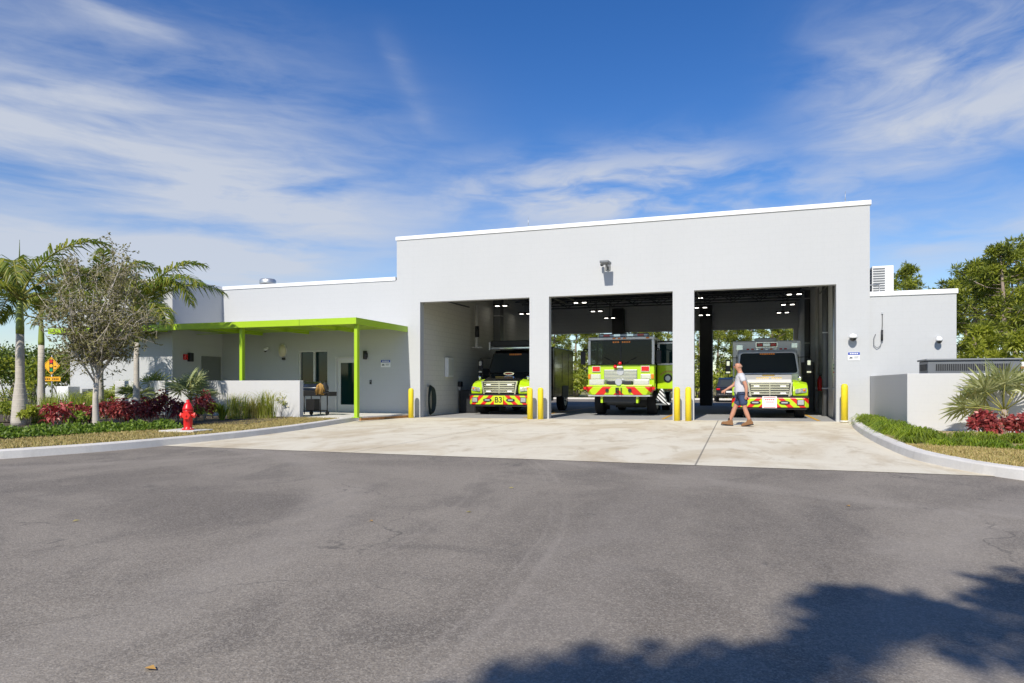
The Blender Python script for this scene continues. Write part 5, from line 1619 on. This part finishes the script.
for i, (px, py, top, wpx, mats, lab) in enumerate((
        (40, 423, 410, 22, ('straw', 'straw', 'blade'), 'low straw coloured grass clump right of the swollen palm trunk'), (62, 416, 391, 38, ('blade', 'blade2', 'blade'), 'tall green grass clump below the traffic sign'),
        (80, 416, 391, 38, ('blade', 'blade', 'blade2'), 'tall green grass clump in front of the utility cabinet'), (47, 415, 396, 26, ('blade', 'blade2'), 'green grass clump between swollen palm trunk and traffic sign'),
        (100, 418, 396, 34, ('blade', 'bush2', 'blade2'), 'green grass clump behind the oak trunk'),
        (238, 418.5, 393, 26, ('blade', 'blade2', 'straw'), 'tall green grass clump on the patio wall, nearest the spiky plant'), (252, 418, 397, 20, ('straw', 'blade2', 'straw'), 'straw coloured grass clump in the middle of the patio wall'),
        (266, 418, 391, 24, ('blade2', 'blade', 'straw'), 'tallest airy grass clump on the right half of the patio wall'))):
    p = bed_at(px, py); s_ = (-p.x * ST + p.y * CT) / FPX
    grass_clump(lab, (p.x, p.y, BZ), (py - top) * s_ * 1.45, wpx * s_ * .5, 330, mats, i)
p = bed_at(281, 416.5); bushy('thin_shrub', 'thin upright shrub with sparse leaves near the end of the patio wall', 'shrub', (p.x, p.y, BZ), .30, .36, 330, .07, ('bush2', 'bush1', 'straw'), None, 9, 20, .25, 91, .42)
p = bed_at(222, 420); t = thing('spiky_plant', 'yellow green strappy plant right of the hydrant', 'plant', (p.x, p.y, BZ))
n = 90; a = NR.uniform(0, 2 * PI, n); base = np.stack([np.cos(a) * .05, np.sin(a) * .05, np.zeros(n)], 1)
blades('blades', base, NR.uniform(.45, .8, n), 1.0, .016, [M['bush2'], M['blade2'], M['bush1']], t)
for i, (px, py, r, h, mats, lab) in enumerate(((7, 421, .42, .62, ('bush2', 'bush1', 'blade2'), 'yellow green leafy plant at the far left of the bed'), (30, 424, .24, .50, ('bush2', 'blade2'), 'small yellow leaved plant at the foot of the swollen palm'),
                                               (213, 418, .28, .5, ('bush1', 'blade', 'bush2'), 'low green shrub between crimson shrub and strappy plant'), (196, 421, .22, .45, ('bush2', 'crimson1', 'bush1'), 'mixed red and green shrub right behind the hydrant'),
                                               (72, 427, .30, .42, ('cover2', 'bush1'), 'rounded green shrub between two crimson shrubs left of the oak'), (22, 408, .9, 1.1, ('bush1', 'bush3', 'bush2'), 'dark green shrub behind the swollen palm'),
                                               (105, 408, .8, 1.2, ('bush1', 'blade', 'bush3'), 'green shrub in front of the block left of the fan palms'))):
    p = bed_at(px, py); bushy('leafy_shrub', lab, 'shrub', (p.x, p.y, BZ), r, h * .5, 520, .10, mats, 'small leafy shrubs in the left bed', 8, 22, .3, 120 + i, h * .5)

# ground cover and turf (nobody could count these) ---------------------------------------------
def band(poly, half, n):
    P = np.array(poly, float); seg = np.linalg.norm(P[1:] - P[:-1], axis=1); cum = np.concatenate([[0], np.cumsum(seg)])
    s = NR.uniform(0, cum[-1], n); i = np.clip(np.searchsorted(cum, s) - 1, 0, len(seg) - 1); f = ((s - cum[i]) / seg[i])[:, None]
    d = (P[i + 1] - P[i]) / seg[i][:, None]; nn = np.stack([-d[:, 1], d[:, 0]], 1)
    o = NR.uniform(-1, 1, n)
    return P[i] + (P[i + 1] - P[i]) * f + nn * (o * half)[:, None], o


q, o = band([(-17.5, 4.5), (-14.75, 9.4), (-14.0, 11.5), (-13.35, 13.25)], .62, 17000)
mound = (1 - o ** 2) * .13 * (1 + .5 * np.sin(q[:, 0] * 9) * np.cos(q[:, 1] * 7))
P = np.stack([q[:, 0], q[:, 1], .16 + mound * NR.uniform(.3, 1.15, len(q))], 1)
tag(leaves('ground_cover', P, NR.normal(size=P.shape) + np.array([0, 0, .6]), NR.uniform(.05, .10, len(P)), .024, [M['cover1'], M['cover2'], M['cover1']]), 'strip of low bright green leafy ground cover in front of the crimson shrubs', 'ground cover', None, 'stuff')


def along_kerb(K, off0, off1, n, side, y0=-99, y1=99, x1=99):
    P = np.array([(a, b_) for a, b_, c in K]); seg = np.linalg.norm(P[1:] - P[:-1], axis=1); cum = np.concatenate([[0], np.cumsum(seg)])
    s = NR.uniform(0, cum[-1], n); i = np.clip(np.searchsorted(cum, s) - 1, 0, len(seg) - 1); f = ((s - cum[i]) / seg[i])[:, None]
    d = (P[i + 1] - P[i]) / seg[i][:, None]; nn = np.stack([-d[:, 1], d[:, 0]], 1) * side
    r = P[i] + (P[i + 1] - P[i]) * f + nn * NR.uniform(off0, off1, n)[:, None]
    k = (r[:, 1] > y0) & (r[:, 1] < y1) & (r[:, 0] < x1)
    return r[k]


b_ = along_kerb(KL, .0, 2.3, 80000, 1, 4.5, 18.9)
P = np.stack([b_[:, 0], b_[:, 1], np.full(len(b_), .135)], 1)
tag(leaves('dry_turf', P, NR.normal(size=P.shape) * .8 + np.array([0, 0, .9]), NR.uniform(.03, .075, len(P)), .007, [M['turf1'], M['turf1'], M['turf2'], M['straw']]), 'dry tan lawn strip along the left kerb', 'grass', None, 'stuff')
b_ = along_kerb(KR, .0, 4.2, 260000, 1, 8.0, 14.0, 6.5); far = np.interp(b_[:, 0], [2.75, 3.3, 4.4, 9], [13.9, 13.6, 13.1, 12.2]); b_ = b_[b_[:, 1] < far]
P = np.stack([b_[:, 0], b_[:, 1], np.full(len(b_), .135)], 1)
tag(leaves('dry_turf', P, NR.normal(size=P.shape) * .8 + np.array([0, 0, .9]), NR.uniform(.03, .075, len(P)), .009, [M['turf1'], M['turf1'], M['turf2'], M['straw']]), 'dry tan lawn strip along the right kerb', 'grass', None, 'stuff')
for line, half, nt, h, lab in (([(3.62, 22.2), (3.40, 20.0), (3.30, 17.5), (3.22, 14.4)], .20, 66, .36, 'dense bright green border grass along the right kerb beside the screen wall'),
                               ([(3.3, 15.2), (4.2, 14.9), (5.4, 14.5), (9.0, 13.6)], .5, 70, .30, 'second row of low border grass under the fan palm by the enclosure wall'),
                               ([(3.15, 14.3), (3.6, 13.9), (4.6, 13.3), (6.0, 12.9), (8.5, 12.3)], .34, 62, .24, 'low green border grass in front of the enclosure wall and crimson shrubs')):
    cq, co_ = band(line, half, nt); n = nt * 95
    i_ = np.repeat(np.arange(nt), 95); qq = cq[i_] + NR.normal(0, .055, (n, 2)); hs_ = NR.uniform(.7, 1.25, nt)[i_]
    P = np.stack([qq[:, 0], qq[:, 1], np.full(n, .12)], 1); mi = np.where(NR.random(n) < .7, NR.integers(0, 3, nt)[i_], NR.integers(0, 3, n))
    tag(blades('border_grass', P, NR.uniform(.5, 1.1, n) * h * hs_, 1.5, .009, [M['lily1'], M['lily2'], M['bush1']], None, mi, 1.25), lab, 'border grass', None, 'stuff')
# fallen leaves and grit on the asphalt
lf = [(0.15, 0), (.3, .7)]
fl = []
for i, (px, py) in enumerate(((150, 669), (76, 521), (371, 521), (469, 512), (848, 506), (511, 488))):
    p = G(px, py, .004); mm = M['tan'] if i % 2 == 0 else M['straw']
    b = MB(); b.poly([(-.03, 0, .002), (0, -.016, .008), (.035, 0, .004), (0, .018, .012)])
    o = b.build('fallen_leaf', mm); o.location = p; o.rotation_euler.z = i * 1.3
    tag(o, ('tan fallen leaf nearest the camera on the asphalt', 'straw leaf on the asphalt below the left kerb', 'small tan leaf on the asphalt right of centre left', 'straw leaf on the asphalt near the concrete edge', 'tan leaf on the asphalt above the tree shadow', 'straw leaf on the asphalt below the middle bay')[i], 'leaf', 'fallen leaves on the asphalt')

# trees behind -----------------------------------------------------------------------------------
PROT = [pine(11.5, 21, 112), pine(10.0, 22, 96, R=2.1, bare=.52), pine(12.5, 23, 112, R=2.6, bare=.42), pine(9.0, 24, 130, R=2.2, bare=.2), pine(4.2, 25, 70, R=1.15, bare=.06, mats=('pine2', 'pine1', 'pine2'))]
HT = [11.5, 10.0, 12.5, 9.0, 4.2]
spots = [(976, 41, 264, 1, 'tall pine just right of the low right wing'), (1003, 39, 246, 0, 'tallest pine above the generator'), (1030, 43, 240, 2, 'tall pine at the right edge'),
         (952, 50, 284, 3, 'pine half hidden behind the corner of the right wing'), (1014, 52, 272, 1, 'pine standing behind the tallest pines at right'), (907, 62, 267, 0, 'distant pine whose crown shows above the right wing roof'),
         (886, 66, 280, 1, 'distant pine behind the roof condenser'), (985, 34, 331, 4, 'young bright pine left of the others above the generator'), (1016, 33, 336, 4, 'young bright pine at the right end of the generator'), (1046, 40, 250, 0, 'tall pine beyond the right edge'), (1090, 44, 255, 2, 'second tall pine beyond the right edge'), (1075, 55, 262, 1, 'far pine beyond the right edge'), (965, 57, 275, 2, 'pine deep behind the right wing'), (990, 60, 262, 0, 'pine deep behind the tallest pine')]
back = [(556, 60, 320, 1), (575, 64, 325, 2), (592, 61, 330, 3), (612, 70, 318, 0), (640, 66, 320, 1), (655, 62, 325, 3), (668, 70, 318, 2), (700, 60, 320, 0), (718, 63, 318, 1), (736, 60, 322, 3), (752, 68, 315, 2), (772, 61, 320, 0), (790, 66, 318, 1), (540, 66, 322, 0), (808, 62, 322, 2)]
LB = ['far left through the second bay', 'second from left through the second bay', 'left of the fire engine roof', 'directly over the fire engine cab', 'over the right half of the fire engine', 'above the open engine door', 'beside the pier right of the fire engine', 'just left of the black steel post in the third bay', 'just right of the black steel post in the third bay', 'above the parked car', 'left above the ambulance', 'in the middle above the ambulance', 'right above the ambulance', 'behind the pier between first and second bays', 'behind the right wall of the third bay']
used = set()


def put(proto, px, Y, top, lab, g):
    i = proto; o = PROT[i] if i not in used else copy_tree(PROT[i]); used.add(i)
    u = (px - 512) / FPX; t_ = Y / (CT + u * ST); zt = HC + (HOR - top) / FPX * t_
    s_ = (zt - .1) / (HT[i] + .2); o.scale = (max(s_, .75) if i < 4 else s_,) * 2 + (s_,); o.location = ((-ST + u * CT) * t_, Y, .1); o.rotation_euler.z = random.uniform(0, 6.28)
    o['label'] = lab; o['group'] = g


for (px, Y, top, i, lab) in spots: put(i, px, Y, top, lab, 'pines right of the station')
for (px, Y, top, i), w_ in zip(back, LB): put(i, px, Y, top, 'pine beyond the rear drive, ' + w_, 'pines beyond the rear drive')
bp = []
for k, px in enumerate((548, 562, 577, 590, 604, 660, 697, 712, 724, 738, 752, 770, 788)):
    Y = 57.6 + (k * 1.7) % 3.5; p = GY(px, 400, Y)
    where = ('at the left edge of the second bay', 'right of the brush truck tail', 'in the left half of the second bay', 'just left of the fire engine', 'behind the fire engine cab', 'behind the open engine door', 'left of the black steel post in the third bay', 'right of the black steel post', 'right behind the parked car', 'at the parked car front', 'left behind the ambulance', 'in the middle behind the ambulance', 'right behind the ambulance')[k]
    bushy('verge_shrub', 'roadside shrub ' + where + ', beyond the rear drive', 'shrub', (p.x, Y, .12), 1.7 + .5 * (k % 3), 1.35 + .4 * (k % 2), 900, .28, (('bush1', 'bush2', 'blade'), ('bush2', 'blade2', 'bush1'), ('bush3', 'bush1', 'bush2'))[k % 3], 'shrubs beyond the rear drive', 7, 30, .3, 200 + k, 1.1)
for k, (px, Y, top, r, lab) in enumerate(((8, 31, 350, 2.4, 'rounded dark tree behind the bed at the far left'), (33, 33, 347, 2.6, 'dense dark tree behind the slim palm'), (60, 30, 352, 2.0, 'dark green tree behind the traffic sign'), (-22, 32, 340, 3.0, 'dark tree at the left edge of the view'), (84, 36, 345, 2.0, 'dark tree peeping out beside the block'))):
    p = GY(px, 400, Y); t_ = Y / (CT + (px - 512) / FPX * ST); zt = HC + (HOR - top) / FPX * t_
    o = bushy('broadleaf_tree', lab, 'tree', (p.x, Y, .1), r, zt * .5, 2600, .22, ('bush3', 'bush1', 'bush3') if k % 2 else ('bush1', 'bush3', 'bush2'), 'broadleaf trees behind the left bed', 8, 60, .35, 300 + k, zt * .52)
    for c in o.children:
        if c.name.startswith('stem'): c.name = 'trunk'
        else: c.name = 'crown'
# pale building far behind on the left
t = thing('pale_shed', 'pale low building behind the trees at the far left', 'building', (-66, 48, 0), .3)
MB().box(-8, 8, 0, 10, 0, 3.9).build('wall', M['wall'], t); MB().box(-8.3, 8.3, -.3, 10.3, 3.9, 4.15).build('roof', M['coping'], t); MB().box(-1, 1, -.03, 0, 0, 2.4).build('door', M['door_grey'], t)

# the tree behind the camera whose shade falls on the asphalt ---------------------------------------
EL, AZ = math.radians(42), math.radians(2.5)
SUN = Vector((math.sin(AZ) * math.cos(EL), math.cos(AZ) * math.cos(EL), -math.sin(EL)))
kx, ky = SUN.x / -SUN.z, SUN.y / -SUN.z
rg = np.random.default_rng(77); C = []
ex_, ey_ = [-1.9, -1.15, -.75, -.35, -.1, .2, .45, .62, 1.0, 1.25, 1.45, 1.7, 2.3, 3.2, 5, 7], [1.6, 2.35, 2.9, 3.1, 3.45, 3.35, 4.05, 4.55, 4.4, 4.2, 4.95, 5.15, 5.2, 5.4, 5.1, 3.5]
HOLES = []
for k in range(34):
    hx = rg.uniform(-1.2, 6.5); HOLES.append((hx, np.interp(hx, ex_, ey_) - rg.uniform(.55, 4.5), rg.uniform(.10, .34)))
while len(C) < 330:
    sx, sy = rg.uniform(-1.8, 7.5), rg.uniform(-5, 5.2)
    e = np.interp(sx, ex_, ey_)
    r = rg.uniform(.16, .36)
    if sy > e - r * .75: continue
    # airy gaps in the crown
    if any(math.hypot((sx - hx) * .8, sy - hy) < hr + r * .8 for hx, hy, hr in HOLES): continue
    z = rg.uniform(7.0, 10.5)
    C.append((np.array([sx - kx * z, sy - ky * z, z]), r))
for j in range(150):
    sx = rg.uniform(-1.3, 6.5); e = np.interp(sx, ex_, ey_); r = rg.uniform(.18, .32); z = rg.uniform(7.2, 9.8)
    C.append((np.array([sx - kx * z, e - r * .6 - rg.uniform(0, .45) - ky * z, z]), r))
t = thing('shade_tree', 'spreading tree whose leafy shadow falls across the asphalt', 'tree', (3.1, -9.4, 0))
O_ = np.array([3.1, -9.4, 0]); P, Dd = [], []
for c, r in C:
    n = 50; d = unit(rg.normal(size=(n, 3))); P.append(c[None] - O_ + d * (r * rg.uniform(.05, 1, (n, 1)))); Dd.append(d + rg.normal(size=(n, 3)) * .6)
P = np.concatenate(P); leaves('crown', P, np.concatenate(Dd), rg.uniform(.09, .17, len(P)), .05, [M['bush1'], M['bush3'], M['bush2']], t)
b = MB(); b.tube([(0, 0, -.1), (.05, .05, 1.5), (0, .1, 4.2), (.1, .2, 7.0)], [.26, .20, .17, .08], 10)
for k in range(0, len(C), 9):
    c = C[k][0] - O_; s_ = Vector((0, .1, random.uniform(3.4, 6.6)))
    b.tube([s_, s_.lerp(Vector(c), .5) + Vector((0, 0, .2)), Vector(c)], [.06, .035, .01], 5)
b.build('trunk', M['bark'], t)

# ------------------------------------------------------------------ sky, sun, camera
W_ = bpy.data.worlds.new('World'); S.world = W_; W_.use_nodes = True
t = NT(W_.node_tree); bg = W_.node_tree.nodes['Background']
sky = t.n('ShaderNodeTexSky', sky_type='NISHITA'); sky.sun_disc = False; sky.sun_elevation = EL; sky.sun_rotation = math.radians(182.5)
sky.altitude = 0; sky.air_density = 1.0; sky.dust_density = .25; sky.ozone_density = 2.2
hs = t.n('ShaderNodeHueSaturation'); hs.inputs['Saturation'].default_value = SKY_SAT; hs.inputs['Value'].default_value = SKY_VAL; hs.inputs['Hue'].default_value = .513
t.l(sky.outputs[0], hs.inputs['Color'])
sp = t.n('ShaderNodeSeparateXYZ'); t.l(t.n('ShaderNodeTexCoord').outputs['Generated'], sp.inputs[0])
az = t.math('ARCTAN2', sp.outputs[0], sp.outputs[1]); el = t.math('ARCSINE', sp.outputs[2])
cmb = t.n('ShaderNodeCombineXYZ'); t.l(az, cmb.inputs[0]); t.l(el, cmb.inputs[1]); V2 = cmb.outputs[0]


def pe(px, py):
    u, v = (px - 512) / FPX, (HOR - py) / FPX
    return math.atan(u) - TH, math.atan(v * math.cos(math.atan(u)))


def strip(p1, p2, b_up, b_dn, soft=2.0):
    """soft bar of cloud between two sky directions"""
    a0, a1 = pe(*p1), pe(*p2); cx, cy = (a0[0] + a1[0]) / 2, (a0[1] + a1[1]) / 2
    L = math.hypot(a1[0] - a0[0], a1[1] - a0[1]) / 2; ang = math.atan2(a1[1] - a0[1], a1[0] - a0[0])
    dx, dy = t.math('SUBTRACT', az, cx), t.math('SUBTRACT', el, cy)
    s_ = t.math('ADD', t.math('MULTIPLY', dx, math.cos(ang)), t.math('MULTIPLY', dy, math.sin(ang)))
    q = t.math('SUBTRACT', t.math('MULTIPLY', dy, math.cos(ang)), t.math('MULTIPLY', dx, math.sin(ang)))
    e1 = t.math('POWER', t.math('ABSOLUTE', t.math('DIVIDE', s_, L)), 4)
    qu = t.math('DIVIDE', t.math('MAXIMUM', q, 0), b_up / FPX); qd = t.math('DIVIDE', t.math('MAXIMUM', t.math('MULTIPLY', q, -1), 0), b_dn / FPX)
    e2 = t.math('ADD', t.math('POWER', qu, soft), t.math('POWER', qd, soft))
    return t.math('POWER', 2.718, t.math('MULTIPLY', t.math('ADD', e1, e2), -1))


def wisps(rot, sx, sy, scale, seed, dist=1.2):
    m = t.mapping(V2, (sx, sy, 1), (0, 0, rot), (seed, seed * .7, seed))
    w = t.n('ShaderNodeTexNoise'); w.inputs['Scale'].default_value = scale * .7; w.inputs['Detail'].default_value = 3; t.l(m, w.inputs['Vector'])
    ad = t.n('ShaderNodeVectorMath', operation='MULTIPLY_ADD'); t.l(w.outputs['Color'], ad.inputs[0]); ad.inputs[1].default_value = (.5, .5, 0); t.l(m, ad.inputs[2])
    return t.noise(ad.outputs[0], scale, 9, .58, dist * .15)


nL = wisps(.30, .9, 4.8, 2.6, 3.1); nR = wisps(-.5, 1.1, 3.6, 3.2, 8.3); nP = wisps(-.25, 2.0, 6.0, 3.0, 5.7)
fineL = wisps(.34, 2.4, 20, 3.0, 1.7); fineR = wisps(-.55, 3.0, 12, 3.0, 2.9)
bodyL = t.math('ADD', t.math('MULTIPLY', t.ramp(nL, .26, .60), .95), t.math('MULTIPLY', t.math('SUBTRACT', fineL, .38), .6))
bodyR = t.math('ADD', t.math('MULTIPLY', t.ramp(nR, .34, .72), .85), t.math('MULTIPLY', t.math('SUBTRACT', fineR, .4), .5))
bodyP = t.math('ADD', t.math('MULTIPLY', t.ramp(nP, .34, .68), .8), t.math('MULTIPLY', t.math('SUBTRACT', fineL, .4), .4))
tot = None
for msk, nz, k in ((strip((-260, 70), (440, 232), 84, 44, 1.9), bodyL, 1.0), (strip((-200, 215), (340, 275), 28, 36), bodyL, .9), (strip((-100, 30), (330, 110), 60, 40), bodyP, .30),
                   (strip((1150, -20), (800, 110), 80, 62), bodyR, .95), (strip((1200, 60), (840, 165), 26, 26), bodyR, .55), (strip((860, 232), (1200, 205), 30, 36), bodyR, .85),
                   (strip((430, 195), (740, 165), 30, 36), bodyP, .85), (strip((520, 215), (960, 185), 40, 40), bodyP, .75), (strip((-300, 325), (1300, 322), 46, 70), bodyP, .62), (strip((385, 40), (445, 160), 12, 9), bodyR, .34), (strip((60, -5), (180, 40), 11, 10), bodyL, .40)):
    v = t.math('MULTIPLY', t.math('MULTIPLY', msk, nz), k)
    tot = v if tot is None else t.math('ADD', tot, v)
dens = t.math('MINIMUM', t.math('MAXIMUM', tot, 0), .88)
col = t.mix(dens, hs.outputs[0], CLOUD)
t.l(col, bg.inputs['Color']); bg.inputs['Strength'].default_value = SKY_STR

sun = bpy.data.lights.new('sun', 'SUN'); sun.energy = SUN_E; sun.angle = math.radians(.53); sun.color = (1, .935, .83)
so = bpy.data.objects.new('sun', sun); COL.objects.link(so); so.rotation_euler = SUN.to_track_quat('-Z', 'Y').to_euler(); so.location = (0, -20, 30)

cam = bpy.data.cameras.new('camera'); cam.sensor_width = 36; cam.lens = FPX / 1024 * 36; cam.shift_y = (HOR - 341.5) / 1024; cam.clip_end = 3000; cam.clip_start = .05
co = bpy.data.objects.new('camera', cam); COL.objects.link(co); co.location = (0, 0, HC); co.rotation_euler = (PI / 2, 0, TH); S.camera = co

S.view_settings.view_transform = 'Standard'; S.view_settings.look = 'None'; S.view_settings.gamma = 1; S.view_settings.exposure = EXPO; S.view_settings.use_curve_mapping = False
S.cycles.use_denoising = True; S.cycles.max_bounces = 8; S.cycles.transparent_max_bounces = 8
